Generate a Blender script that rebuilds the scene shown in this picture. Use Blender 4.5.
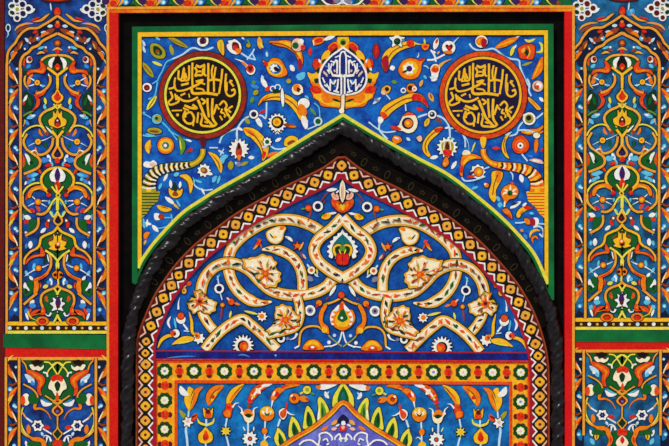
import bpy, math, random
from math import sin, cos, pi, hypot

# ---------------------------------------------------------------- camera, sky, sun, exposure
S = 0.005                      # one photograph pixel on the wall is 5 mm
BASE = 1.30                    # height of the frame's lower edge above the ground
CAM_D = 14.0
scene = bpy.context.scene
for o in list(bpy.data.objects):
    bpy.data.objects.remove(o)
COL = scene.collection

cam_data = bpy.data.cameras.new('camera')
cam = bpy.data.objects.new('camera', cam_data)
COL.objects.link(cam)
cam.location = (0, -CAM_D, BASE + 223 * S)
cam.rotation_euler = (pi / 2, 0, 0)
cam_data.sensor_width = 36
cam_data.lens = 36 * CAM_D / (669 * S)
scene.camera = cam

world = bpy.data.worlds.new('sky')
scene.world = world
world.use_nodes = True
wn = world.node_tree
wn.nodes.clear()
w_out = wn.nodes.new('ShaderNodeOutputWorld')
w_bg = wn.nodes.new('ShaderNodeBackground')
w_tc = wn.nodes.new('ShaderNodeTexCoord')
w_sep = wn.nodes.new('ShaderNodeSeparateXYZ')
w_ramp = wn.nodes.new('ShaderNodeValToRGB')
wn.links.new(w_tc.outputs['Generated'], w_sep.inputs[0])
wn.links.new(w_sep.outputs['Z'], w_ramp.inputs[0])
w_ramp.color_ramp.elements[0].position = 0.0
w_ramp.color_ramp.elements[0].color = (0.50, 0.48, 0.46, 1)
w_ramp.color_ramp.elements[1].position = 0.7
w_ramp.color_ramp.elements[1].color = (0.92, 0.96, 1.0, 1)
wn.links.new(w_ramp.outputs[0], w_bg.inputs[0])
w_bg.inputs[1].default_value = 0.80
wn.links.new(w_bg.outputs[0], w_out.inputs[0])

sun_data = bpy.data.lights.new('sun', 'SUN')
sun = bpy.data.objects.new('sun', sun_data)
COL.objects.link(sun)
sun.location = (-4, -8, 8)
sun.rotation_euler = (math.radians(48), 0, math.radians(-32))
sun_data.energy = 2.1
sun_data.angle = math.radians(6)
sun_data.color = (1.0, 0.97, 0.92)

scene.view_settings.view_transform = 'Standard'
scene.view_settings.look = 'None'
scene.view_settings.gamma = 1
scene.view_settings.use_curve_mapping = False
scene.view_settings.exposure = 0.0

# ---------------------------------------------------------------- paints
def lin(c):
    c = c / 255.0
    return c / 12.92 if c <= 0.04045 else ((c + 0.055) / 1.055) ** 2.4

PAL = {
    'yel': (250, 190, 30), 'ora': (244, 126, 10), 'ryl': (240, 160, 48), 'red': (222, 40, 12), 'ver': (232, 76, 16),
    'mar': (96, 14, 10), 'crs': (168, 20, 38), 'grn': (12, 92, 34), 'dgr': (10, 50, 24), 'lgr': (96, 150, 40),
    'olv': (168, 160, 36), 'wht': (246, 244, 238), 'crm': (253, 238, 200), 'tan': (240, 172, 58), 'blk': (14, 10, 10),
    'ink': (20, 18, 30), 'nvy': (14, 20, 72), 'cya': (96, 196, 232), 'lbl': (60, 140, 220), 'pnk': (240, 190, 165), 'brn': (120, 62, 18),
    'vio': (104, 100, 205), 'pur': (58, 24, 92), 'gry': (130, 130, 160), 'dbr': (48, 20, 12), 'gld': (58, 48, 24),
    'lem': (236, 222, 70), 'tea': (10, 110, 120), 'rbr': (150, 62, 24), 'dnv': (12, 22, 54), 'tdb': (22, 40, 124), 'plc': (196, 226, 244),
}
MATS = {}
def paint(name, rgb, rgb2=None, rough=0.42, spec=0.18, var=0.15, scale=70.0, hue=0.012, gscale=16.0):
    m = bpy.data.materials.new(name)
    m.use_nodes = True
    nt = m.node_tree
    bs = nt.nodes['Principled BSDF']
    bs.inputs['Roughness'].default_value = rough
    bs.inputs['Specular IOR Level'].default_value = spec
    geo = nt.nodes.new('ShaderNodeNewGeometry')
    nz = nt.nodes.new('ShaderNodeTexNoise')
    nz.inputs['Scale'].default_value = scale
    nz.inputs['Detail'].default_value = 3.0
    nt.links.new(geo.outputs['Position'], nz.inputs['Vector'])
    mr = nt.nodes.new('ShaderNodeMapRange')
    mr.inputs['From Min'].default_value = 0.3
    mr.inputs['From Max'].default_value = 0.7
    mr.inputs['To Min'].default_value = 1 - var
    mr.inputs['To Max'].default_value = 1 + var * 0.6
    nt.links.new(nz.outputs['Fac'], mr.inputs['Value'])
    mh = nt.nodes.new('ShaderNodeMapRange')
    mh.inputs['From Min'].default_value = 0.3
    mh.inputs['From Max'].default_value = 0.7
    mh.inputs['To Min'].default_value = 0.5 - hue
    mh.inputs['To Max'].default_value = 0.5 + hue
    sp = nt.nodes.new('ShaderNodeSeparateColor')
    nt.links.new(nz.outputs['Color'], sp.inputs[0])
    nt.links.new(sp.outputs[1], mh.inputs['Value'])
    hs = nt.nodes.new('ShaderNodeHueSaturation')
    nt.links.new(mr.outputs[0], hs.inputs['Value'])
    nt.links.new(mh.outputs[0], hs.inputs['Hue'])
    c1 = tuple(lin(v) for v in rgb) + (1,)
    if rgb2 is None:
        hs.inputs['Color'].default_value = c1
    else:
        n2 = nt.nodes.new('ShaderNodeTexNoise')
        n2.inputs['Scale'].default_value = gscale
        n2.inputs['Detail'].default_value = 4.0
        nt.links.new(geo.outputs['Position'], n2.inputs['Vector'])
        rp = nt.nodes.new('ShaderNodeValToRGB')
        rp.color_ramp.elements[0].position = 0.36
        rp.color_ramp.elements[0].color = c1
        rp.color_ramp.elements[1].position = 0.66
        rp.color_ramp.elements[1].color = tuple(lin(v) for v in rgb2) + (1,)
        nt.links.new(n2.outputs['Fac'], rp.inputs[0])
        nt.links.new(rp.outputs[0], hs.inputs['Color'])
    nt.links.new(hs.outputs[0], bs.inputs['Base Color'])
    MATS[name] = m
    return m

for k, v in PAL.items():
    paint(k, v)
# grounds: two mottled tones of the same glaze, except the rope
paint('g_spandrel', (6, 62, 158), (14, 112, 205))
paint('g_span', (6, 44, 120), (20, 96, 190))
paint('g_tympanum', (6, 58, 134), (8, 92, 186))
paint('g_field', (6, 82, 152), (14, 128, 206))
paint('g_left', (8, 30, 88), (24, 84, 170))
paint('g_right', (10, 62, 104), (34, 120, 176))
paint('g_bar', (14, 12, 92), (12, 40, 140))
paint('g_niche', (76, 72, 182), (118, 128, 216))
paint('g_green', (2, 84, 42), (10, 118, 56), gscale=7, var=0.07)
paint('g_red', (206, 16, 4), (226, 26, 4), gscale=5, rough=0.5, var=0.05, hue=0.003)
paint('g_crimson', (212, 6, 14), (226, 16, 12), gscale=5, rough=0.5, var=0.05, hue=0.003)
paint('g_border', (244, 150, 18), (252, 188, 36))
paint('g_orange', (232, 84, 10), (250, 150, 24), gscale=9)
paint('g_rim', (132, 30, 20), (170, 44, 22), gscale=9)
paint('g_rim2', (205, 60, 14), (232, 84, 18), gscale=9)
paint('g_ink', (16, 6, 10), (34, 16, 14))
paint('g_ink2', (18, 10, 40), (34, 24, 74))
paint('g_band', (36, 8, 8), (64, 14, 12))
paint('g_black', (5, 4, 5), (18, 11, 11), gscale=20, rough=0.5, spec=0.05)
paint('g_rope', (2, 1, 3), (30, 25, 32), gscale=34, rough=0.27, spec=0.3, var=0.4)  # violet-grey patches paint the roll's broken highlights into its black
paint('g_deep', (5, 4, 4), (20, 12, 8), gscale=20, rough=0.45, spec=0.06)
paint('g_wall', (30, 22, 20), (54, 40, 34), gscale=5, rough=0.8, spec=0.1)

# ---------------------------------------------------------------- flat outlines to raised mesh
def catmull(p, closed=False, n=6):
    k = len(p)
    if k < 3 and not closed:
        n = 2
    out = []
    segs = k if closed else k - 1
    for i in range(segs):
        if closed:
            p0, p1, p2, p3 = p[(i - 1) % k], p[i], p[(i + 1) % k], p[(i + 2) % k]
        else:
            p1, p2 = p[i], p[i + 1]
            p0 = p[i - 1] if i else (2 * p1[0] - p2[0], 2 * p1[1] - p2[1])
            p3 = p[i + 2] if i + 2 < k else (2 * p2[0] - p1[0], 2 * p2[1] - p1[1])
        for j in range(n):
            t = j / n
            a, b = t * t, t * t * t
            out.append(tuple(0.5 * (2 * p1[d] + (p2[d] - p0[d]) * t + (2 * p0[d] - 5 * p1[d] + 4 * p2[d] - p3[d]) * a
                                    + (3 * p1[d] - p0[d] - 3 * p2[d] + p3[d]) * b) for d in (0, 1)))
    if not closed:
        out.append(p[-1])
    return out

def dedupe(p, closed):
    q = [p[0]]
    for a in p[1:]:
        if hypot(a[0] - q[-1][0], a[1] - q[-1][1]) > 0.03:
            q.append(a)
    if closed and len(q) > 2 and hypot(q[0][0] - q[-1][0], q[0][1] - q[-1][1]) < 0.03:
        q.pop()
    return q

def normals(p, closed):
    k = len(p)
    out = []
    for i in range(k):
        if closed:
            a, b, c = p[i - 1], p[i], p[(i + 1) % k]
        else:
            a, b, c = p[max(0, i - 1)], p[i], p[min(k - 1, i + 1)]
        d1 = (b[0] - a[0], b[1] - a[1]); d2 = (c[0] - b[0], c[1] - b[1])
        l1 = hypot(*d1); l2 = hypot(*d2)
        if l1 < 1e-9: d1, l1 = d2, l2
        if l2 < 1e-9: d2, l2 = d1, l1
        d1 = (d1[0] / l1, d1[1] / l1); d2 = (d2[0] / l2, d2[1] / l2)
        tx, ty = d1[0] + d2[0], d1[1] + d2[1]
        l = hypot(tx, ty)
        if l < 0.3:
            tx, ty, l = d2[0], d2[1], 1.0
            sc = 1.0
        else:
            sc = min(1.8, 2.0 / l)
        out.append((-ty / l * sc, tx / l * sc))
    return out

def ident(x, y):
    return (x, y)

class B:
    """Collects raised shapes given in photograph pixels on the wall, and links them as one mesh."""
    count = 0
    def __init__(s, y0, post=ident, cmap=None):
        B.count += 1
        s.y0 = y0 - (B.count % 97) * 0.0000045
        s.h = 0.0008
        s.v = []; s.fc = []; s.mi = []; s.mn = []; s.ch = []
        s.post = post
        s.cmap = cmap or {}
    def slot(s, c):
        c = s.cmap.get(c, c)
        if c not in s.mn:
            s.mn.append(c)
        return s.mn.index(c)
    def pt(s, p, y):
        x, z = s.post(p[0], p[1])
        s.v.append(((x - 334.5) * S, y, BASE + (446 - z) * S))
        return len(s.v) - 1
    def face(s, idx, m):
        s.fc.append(idx); s.mi.append(m)
    def step(s):
        s.h += 0.00035
    def fill(s, c, p, back=0.0):
        p = dedupe(p, True)
        if len(p) < 3: return
        q = [s.post(*a) for a in p]
        area = sum(q[i - 1][0] * q[i][1] - q[i][0] * q[i - 1][1] for i in range(len(q)))
        if area > 0:
            p = p[::-1]
        s.ch.append((len(s.v), len(s.fc)))
        m = s.slot(c)
        top = [s.pt(a, s.y0 - s.h) for a in p]
        bot = [s.pt(a, s.y0 + back) for a in p]
        s.face(top, m)
        k = len(p)
        for i in range(k):
            j = (i + 1) % k
            s.face([top[j], top[i], bot[i], bot[j]], m)
    def stroke(s, c, w, p, closed=False, prof=None):
        p = dedupe(p, closed)
        if len(p) < 2: return
        s.ch.append((len(s.v), len(s.fc)))
        n = normals(p, closed)
        m = s.slot(c)
        rows = []
        k = len(p)
        for i in range(k):
            t = i / (k - 1)
            ww = w * (prof(t) if prof else 1.0) / 2
            ww = max(ww, 0.06)
            x, y = p[i]; nx, ny = n[i]
            a = (x + nx * ww, y + ny * ww); b = (x - nx * ww, y - ny * ww)
            hi = s.h; lo = s.h - min(0.0002, s.h * 0.3)
            rows.append([s.pt(a, s.y0), s.pt(a, s.y0 - lo), s.pt((x, y), s.y0 - hi), s.pt(b, s.y0 - lo), s.pt(b, s.y0)])
        t0 = s.post(0, 0); t1 = s.post(1, 0)
        flip = t1[0] < t0[0]
        for i in range(k if closed else k - 1):
            r0, r1 = rows[i], rows[(i + 1) % k]
            for j in range(4):
                f = [r0[j], r0[j + 1], r1[j + 1], r1[j]]
                s.face(f[::-1] if flip else f, m)
        if not closed:
            for r in (rows[0], rows[-1]):
                s.face(list(r), m)
    # ---- the small drawing language
    def op(s, o, a, T, ax):
        x0, y0, k = T
        ol = o[0] == '!'
        if ol: o = o[1:]
        c = a[0]
        f = [float(q) for q in a[1:]]
        OW = 0.75
        P = lambda q: [(x0 + q[i] / k, y0 + q[i + 1] / k) for i in range(0, len(q) - 1, 2)]
        MX = lambda q: [(2 * ax - x, y) for x, y in q]
        up = lambda t: max(0.05, sin(pi * t)) ** 0.6
        if o in 'fgm':
            p = P(f)
            if o == 'm':
                p = p + MX(p)[::-1]
            if o != 'g': p = catmull(dedupe(p, True), True, 5)
            if ol:
                s.stroke('ink', 2 * OW, p, True); s.step()
            s.fill(c, p); s.step()
        elif o in 'stuznvy':
            w = f[0] / k
            p = P(f[1:])
            if o in 'zy':
                pp = p
            else:
                pp = catmull(p, False, 6)
            prof = {'t': lambda t: 1 - 0.85 * t, 'u': up, 'v': lambda t: 0.3 + 0.7 * t}.get(o)
            sets = [pp] + ([MX(pp)] if o in 'ny' else [])
            if ol:
                for q in sets: s.stroke('ink', w + 2 * OW, q, prof=prof)
                s.step()
            for q in sets: s.stroke(c, w, q, prof=prof)
            s.step()
        elif o in 'dek':
            x, y = x0 + f[0] / k, y0 + f[1] / k
            if o == 'd':
                rx = ry = f[2] / k; rot = 0; nn = 16
                p = [(x + rx * cos(2 * pi * i / nn), y + ry * sin(2 * pi * i / nn)) for i in range(nn)]
            elif o == 'e':
                rx, ry = f[2] / k, f[3] / k
                rot = math.radians(f[4]) if len(f) > 4 else 0
                nn = 18; p = []
                for i in range(nn):
                    u, w = rx * cos(2 * pi * i / nn), ry * sin(2 * pi * i / nn)
                    p.append((x + u * cos(rot) - w * sin(rot), y + u * sin(rot) + w * cos(rot)))
            else:
                r1, r2, nn = f[2] / k, f[3] / k, int(f[4])
                rot = math.radians(f[5]) if len(f) > 5 else 0
                p = []
                for i in range(2 * nn):
                    r = r1 if i % 2 == 0 else r2
                    p.append((x + r * cos(rot + pi * i / nn), y + r * sin(rot + pi * i / nn)))
                p = catmull(p, True, 3)
            if ol:
                s.stroke('ink', 2 * OW, p, True); s.step()
            s.fill(c, p); s.step()
        elif o == 'c':
            w = f[0] / k
            x, y, r = x0 + f[1] / k, y0 + f[2] / k, f[3] / k
            p = [(x + r * cos(2 * pi * i / 20), y + r * sin(2 * pi * i / 20)) for i in range(20)]
            if ol:
                s.stroke('ink', w + 2 * OW, p, True); s.step()
            s.stroke(c, w, p, True); s.step()
        elif o == 'l':
            (ax0, ay0), (ax1, ay1) = P(f[:4])
            w = f[4] / k
            bend = f[5] if len(f) > 5 else 0.0
            dx, dy = ax1 - ax0, ay1 - ay0
            mx, my = (ax0 + ax1) / 2 - dy * bend, (ay0 + ay1) / 2 + dx * bend
            cl = catmull([(ax0, ay0), (mx, my), (ax1, ay1)], False, 7)
            if ol:
                s.stroke('ink', w + 2 * OW, cl, prof=up); s.step()
            s.stroke(c, w, cl, prof=up); s.step()
        else:
            raise ValueError(o)
    def build(s, name, parent=None, label=None):
        """One mesh for each set of shapes that touch; shapes standing apart become parts of their own."""
        ch = s.ch or [(0, 0)]
        nv, nf = len(s.v), len(s.fc)
        box = []
        for k, (v0, f0) in enumerate(ch):
            v1 = ch[k + 1][0] if k + 1 < len(ch) else nv
            q = s.v[v0:v1]
            box.append((min(p[0] for p in q), max(p[0] for p in q), min(p[2] for p in q), max(p[2] for p in q)))
        par = list(range(len(ch)))
        def find(i):
            while par[i] != i: i = par[i]
            return i
        G = 1.0 * S
        for i in range(len(ch)):
            for j in range(i):
                A, C = box[i], box[j]
                if A[0] <= C[1] + G and C[0] <= A[1] + G and A[2] <= C[3] + G and C[2] <= A[3] + G:
                    par[find(i)] = find(j)
        sets = {}
        for i in range(len(ch)): sets.setdefault(find(i), []).append(i)
        last = None
        for ids in sets.values():
            vs, fs, ms, used = [], [], [], []
            for k in ids:
                v0, f0 = ch[k]
                v1, f1 = (ch[k + 1] if k + 1 < len(ch) else (nv, nf))
                d = len(vs) - v0
                vs += s.v[v0:v1]
                for f, m in zip(s.fc[f0:f1], s.mi[f0:f1]):
                    fs.append([q + d for q in f])
                    if m not in used: used.append(m)
                    ms.append(used.index(m))
            me = bpy.data.meshes.new(name)
            me.from_pydata(vs, [], fs)
            for m in used: me.materials.append(MATS[s.mn[m]])
            me.polygons.foreach_set('material_index', ms)
            me.update()
            last = bpy.data.objects.new(name, me)
            COL.objects.link(last)
            if parent is not None:
                last.parent = parent
                last.matrix_parent_inverse = parent.matrix_world.inverted()
            if label: last['label'] = label
        return last

def thing(name, label, cat, px, py, y, group=None):
    o = bpy.data.objects.new(name, None)
    COL.objects.link(o)
    o.empty_display_size = 0.05
    o.location = ((px - 334.5) * S, y, BASE + (446 - py) * S)
    o['label'] = label
    o['category'] = cat
    o['kind'] = 'thing'
    bpy.context.view_layer.update()
    if group: o['group'] = group
    return o

def draw(text, parent, y0, post=ident, cmap=None, ax=343.0, skip=()):
    """One line of text is one painted part: name, level, then shapes."""
    T = (0.0, 0.0, 1.0)
    for ln in text.strip().split('\n'):
        ln = ln.split('#')[0].strip()
        if not ln: continue
        if ln[0] == '@':
            T = tuple(float(q) for q in ln[1:].split()); continue
        bits = [q.split() for q in ln.split(';')]
        name, lev = bits[0][0], float(bits[0][1])
        if name in skip: continue
        b = B(y0, post, cmap)
        b.h = 0.0006 + lev * 0.0009
        for q in bits[1:]:
            if q: b.op(q[0], q[1:], T, ax)
        b.build(name, parent)

def slab(name, parent, col, pts, y0, thick, post=ident, smooth=False):
    """A plain board: an outline with a front at y0 and real thickness behind it."""
    b = B(y0, post)
    b.y0 = y0; b.h = 0.0
    p = catmull(pts, True, 6) if smooth else pts
    b.fill(col, p, back=thick)
    return b.build(name, parent)

def rect(x0, y0, x1, y1):
    return [(x0, y0), (x1, y0), (x1, y1), (x0, y1)]

def resample(p, step):
    out = [p[0]]; acc = 0.0
    for a, b in zip(p, p[1:]):
        d = hypot(b[0] - a[0], b[1] - a[1])
        if d < 1e-9: continue
        t = step - acc
        while t <= d:
            out.append((a[0] + (b[0] - a[0]) * t / d, a[1] + (b[1] - a[1]) * t / d)); t += step
        acc = d - (t - step)
    return out

def offset(p, d):
    n = normals(p, False)
    return [(a[0] + m[0] * d, a[1] + m[1] * d) for a, m in zip(p, n)]
# ---------------------------------------------------------------- painted ornament, half of each panel
SIDE_UP = '''
@ 0 0 1
outer_line 4; !n ryl 2.3 6.9 322 6.9 88 7.2 65.7 7.9 54 10.9 48 15.5 43 18.5 37.5 23.7 31.6 29.6 28.6 37.5 28.2 42.4 25.7 49.3 21.7 57.6 16
inner_line 4; !n ryl 2.5 20.9 322 20.7 88 21 78 20.3 69.7 21 61 24 55.5 28.6 52.5 32.6 48 38.5 45.5 42.4 41.4 49.3 37.5 57.6 33.5
arch_leaf 1; g dnv 15 44 19 38 24 33 30 30 38 30 50 23 57.6 18 57.6 32 49 36 42 40 38 44 32 46.5 27 52 20 57 20 70 14 66 10 58
arch_leaf 2; l rbr 43 35 55 29 5; d red 57.5 25.5 2.6; d ora 57.5 22.5 1.5
arch_leaf 2; l rbr 32 37 28 44 5; l red 33 33 38 31 3
arch_leaf 2; !l ora 49 33 41 37.5 3.4 .15; !l rbr 38 33 31 42.5 4 -.15; !l rbr 23 41 19 50 4.4 .1; !l ora 17.5 52 12 60 3.6 .15; l tan 22.5 43 20 49 1.4
arch_petal 2; l plc 41 32.5 48 33 3.5; l plc 47.5 26.5 53 26 3.2; d lbl 38 38.5 2.6; d wht 37.5 38.5 1.1
arch_petal 2; l plc 25 38 31 44 3; d g_left 26 47 3; d wht 25 49 1; l rbr 14 52 20 46 4; l plc 11 57 14 51 3
arch_curl 3; u ryl 2.2 14.8 31 18.7 26.6 25.7 24 33.5 23.5; u rbr 3 16 33.5 22 29 30 26.5
arch_curl 3; !u ryl 2.6 33 22 41 20.4 45.4 17 49.6 14; u red 2 31 20.5 36 19 40 17.5
corner_flower 2; d wht 12.3 6 3.9; d wht 22.7 4.4 4.1; d wht 28.8 8.9 4.4; l wht 27 13.5 35.2 9 4; d wht 23.4 13.8 4.2; d wht 17.3 18 3.9; d wht 12.6 12.8 3.9; d wht 17 1 3.8; d wht 17.6 9.5 3.5; d nvy 22.7 4.4 2.7; d nvy 28.6 8.8 2.5; d nvy 23.2 13.6 2.7; d nvy 17.2 18.2 2.2; e dgr 12.4 12.8 2.6 1.9 30; e dgr 12.2 6 2.7 1.8 -20; d nvy 16.8 .8 2.2; e olv 17.4 9.3 1.6 1.9 30
edge_flower 2; !e plc 8.4 28 2.7 4.2; e nvy 8.3 28 1.6 2.8; t plc 1.6 8.3 32 8.4 35 6.6 38
@ 0 30 4.458
apex_bloom 3; !d rbr 257 60 15; d ora 257 58 8; d red 257 96 9; u tan 9 235 92 257 82 279 92
leaf_bit 2; l cya 170 85 200 75 12; l rbr 195 85 215 98 14; d wht 205 78 5; !u tan 10 165 108 185 100 200 104
side_flower 2; !e pnk 131 133 14 16; e nvy 134 131 9 10; d red 137 129 4; d wht 124 142 5
leaf_bit 2; l lbl 118 170 138 155 16; d dgr 112 190 9; l grn 108 165 120 185 9
cartouche 1; m grn 257 112 222 118 196 130 184 148 200 172 235 188 257 205
heart_flower 3; !m blk 257 110 243 135 240 160 257 186; l wht 229 175 244 122 18 -.2; l wht 286 175 270 122 18 .2; f red 257 150 244 166 257 182 270 166; d ora 257 172 6
lobe_stem 3; !s tan 10 257 112 220 115 195 127 182 142
lobe 4; !f ver 178 140 192 146 204 165 204 184 190 195 162 190 140 192 120 203 128 182 150 176 172 174 182 162; f ora 135 185 160 178 185 182 194 172 198 186 180 191 155 186
side_stem 3; !u tan 9 128 192 112 212 112 240 128 266
disk_ground 1; e g_span 170 238 46 42
disk 3; u wht 5 128 212 148 222 167 235; u wht 5 120 252 145 246 167 235; u wht 5 167 235 185 248 204 250; !d yel 167 235 12; d ora 167 235 6
petal_curl 3; !u wht 11 216 195 222 215 220 240 208 262
ring_arc 4; !s ryl 11 224 205 225 230 214 254 192 274 162 284
lobe 4; !f ver 212 262 192 278 165 290 150 285 158 300 164 318 158 340 145 358 160 352 176 336 180 315 174 300 196 288; f red 165 292 190 283 175 298 172 312 164 302
lobe_stem 3; !s lgr 8 160 350 145 362 122 372 105 384
lobe_leaf 2; f dgr 108 270 135 285 148 300 150 330 140 352 112 366 104 340; l wht 106 320 122 290 12; l red 102 335 112 322 10; l grn 128 300 138 340 14
vee 4; !n yel 11 212 168 240 190 257 208 257 262
bud 4; !f yel 257 262 246 280 232 296 236 314 257 328 278 314 282 296 268 280; f red 257 272 248 288 240 302 257 318 274 302 266 288
petal_drop 2; !l lem 206 332 200 302 13; l cya 120 395 160 380 18; l wht 138 386 158 380 8; l lbl 110 400 130 425 16; d cya 192 250 6
cartouche_ground 1; m grn 257 338 220 358 190 380 186 405 205 432 225 470 257 472
cartouche 4; !n tan 11 257 334 232 350 205 362 183 382 178 405 190 432 205 455; s lem 7 240 330 257 350 274 330
crown_flower 4; !m yel 257 352 248 374 238 362 236 388 218 402 222 424 240 432 257 438; m mar 257 386 244 404 244 426 257 434; d red 257 424 10; d wht 257 404 4
sepal 4; u wht 8 205 430 226 452 246 470; u lem 6 215 360 235 352 257 336
@ 0 120 4.458
cup_red 3; l red 200 42 215 70 14; d rbr 205 58 8
arc 4; !s lem 7 100 76 112 52 138 32 170 25 198 36; t tan 7 112 0 110 15 104 30
disk_ground 1; e g_span 170 97 56 52
disk 3; t wht 6 170 97 150 105 125 118; t wht 6 170 97 200 88 238 70; !d yel 170 97 13; d ora 170 97 6
ring_arc 4; !s ryl 11 238 80 232 115 212 143 185 155 162 152; !s tan 10 122 62 106 95 118 128 142 146 160 160; t wht 7 140 142 158 136 172 150
lobe_leaf 2; f grn 120 150 150 160 172 178 172 205 150 218 112 234 108 190; u wht 15 112 150 126 170 132 200; f ver 96 150 108 165 114 190 104 212 94 220; d dgr 140 190 8
lobe_stem 4; !s ryl 11 160 158 176 174 180 196 168 214 140 228 108 240
vee 4; !n yel 11 232 48 246 66 257 82; s yel 12 257 80 257 116
teardrop 4; !s ryl 10 257 114 245 135 236 152 240 166 257 172 274 166 278 152 269 135 257 114; f blk 257 128 246 148 257 164 268 148; d pur 257 152 8; d red 257 182 12
petal 2; l wht 212 152 226 188 16; l lbl 190 190 222 170 20; l red 200 205 232 198 15; l lbl 120 250 165 240 26; l cya 140 250 172 240 14; d lbl 196 178 12; d cya 150 265 8
cartouche_ground 1; m grn 257 216 218 228 194 252 194 284 212 310 235 330 257 334
cartouche 4; !n yel 11 257 212 225 218 202 232 186 256 187 284 202 306 216 326
lily 4; !m wht 257 212 238 222 222 246 228 270 242 276 257 284; f pur 257 214 244 248 257 280 270 248; f red 257 268 244 292 257 322 270 292; s lem 6 250 290 257 320
vee 4; !n lem 8 232 296 246 316 260 336 236 364 218 398; n lem 8 260 336 260 402; n lem 7 222 408 240 432 260 404; d yel 260 336 11; d dgr 260 336 5
lobe 4; !f ora 124 344 128 318 150 298 186 292 212 306 206 320 180 310 150 318 136 346; f yel 140 318 160 304 185 302 160 312
arc 3; !s lem 8 100 345 104 325 122 300 150 284 178 280; !s tan 10 102 340 104 375 122 398 142 412
disk_ground 1; e g_span 170 366 48 44
disk 3; t wht 7 170 365 152 348 134 332; t wht 7 170 365 145 374 124 386; t wht 8 170 365 195 360 218 362; t wht 8 170 365 190 376 212 388; !d ora 170 365 14; d yel 170 365 7
ring_arc 4; !s ryl 11 222 390 210 408 188 420 164 418; l red 134 396 156 412 16; d mar 220 316 10; d red 218 334 10
petal 2; l lbl 118 285 150 262 16; l wht 112 290 118 272 8; l cya 224 404 238 428 12; l cya 248 345 236 380 13; l lbl 272 345 282 380 11; l wht 108 428 138 440 20; d grn 112 412 10
@ 0 220 3.432
teardrop 4; !f ryl 200 -22 186 -8 184 8 200 20 216 8 214 -8; f blk 200 -15 191 -2 190 6 200 13 210 6 209 -2; d nvy 200 2 6
cartouche_ground 1; m grn 200 26 168 46 146 62 146 90 162 108 184 126 200 140
cartouche 4; !n yel 8 200 22 184 40 162 50 142 62 136 86 124 100
crown_flower 4; !m yel 200 44 192 56 184 48 184 68 168 76 172 88 176 92 168 98 186 104 200 106; m mar 200 70 190 84 190 96 200 100; d ora 200 82 8; d wht 200 82 3.5; m blk 200 100 188 108 200 116
lobe_leaf 2; f grn 100 2 128 0 130 20 118 36 96 44 86 52 98 30; l red 84 12 98 0 14; l wht 86 40 96 50 9
lobe 3; !s ryl 8 132 -8 132 16 120 36 88 54
lobe 4; !f ver 140 90 154 110 152 124 130 126 106 134 90 152 94 134 116 120 138 116; f ora 136 100 148 116 130 120 108 130 138 122 150 120
side_stem 3; !s tan 7 126 98 104 110 86 132 84 152
vee 4; !n lem 7 156 104 182 122 200 146 200 168
petal 2; l wht 140 44 158 28 12; l wht 104 98 106 72 15; l lbl 90 98 92 80 10; u wht 9 163 118 170 138 178 152; l red 158 8 166 28 11; d wht 168 2 4
disk_ground 1; e g_span 133 166 40 34
disk 3; t wht 6 133 165 110 176 84 194; t wht 6 133 165 152 160 168 152; !d ora 133 165 10; d yel 133 165 5
ring_arc 4; !s ryl 8 170 112 176 140 172 166 152 192 124 206
lobe 4; !f ora 172 168 164 188 142 202 130 206 134 224 130 246 118 258 116 240 118 222 116 206 122 200 146 190; f red 118 208 142 196 162 184 148 198 130 206
lobe_stem 4; !s ryl 8 128 250 114 262 100 274 82 290
lobe_leaf 2; f grn 110 204 116 224 114 246 88 264 86 236 90 214; l wht 86 214 102 242 13 .2; u wht 10 102 192 108 200 116 206; u dgr 8 84 234 92 242 88 252
club 4; !m ora 200 162 191 174 180 184 185 198 200 204; d blk 200 172 5.5; d blk 190 188 5.5; d blk 210 188 5.5; s lem 6 200 202 201 222
cartouche 4; !n ryl 8 201 222 186 234 160 244 144 258 141 280 148 300; n lem 6 186 234 201 256
cartouche_ground 1; m grn 201 230 176 244 152 256 148 276 158 310 178 330 200 350
lily 4; !m wht 200 262 194 272 182 266 184 280 172 286 184 298 178 312 194 308 200 316; f pur 200 262 190 284 200 300 210 284; d mar 200 296 7
petal 2; l wht 172 200 178 224 11; l lem 148 232 166 224 13; l wht 104 286 118 276 16; l lbl 100 292 124 296 18; d lbl 168 214 7; l lbl 86 318 96 304 14
lobe 4; !f ver 146 292 156 306 154 324 136 324 118 322 104 342 106 320 124 308 142 306; f ora 144 304 150 316 128 318 112 328 138 320
bottom_flower 3; !e ora 146 346 22 15; e dgr 146 347 13 10; e red 146 349 10 7
bottom_leaf 2; f grn 112 336 130 330 160 334 176 346 150 352 100 352; l wht 88 316 98 344 8
curl 4; !t wht 7 176 318 170 328 160 326 158 320
vee 4; !n lem 7 186 350 200 324; t lem 6 96 314 106 334 130 346

'''

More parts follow.
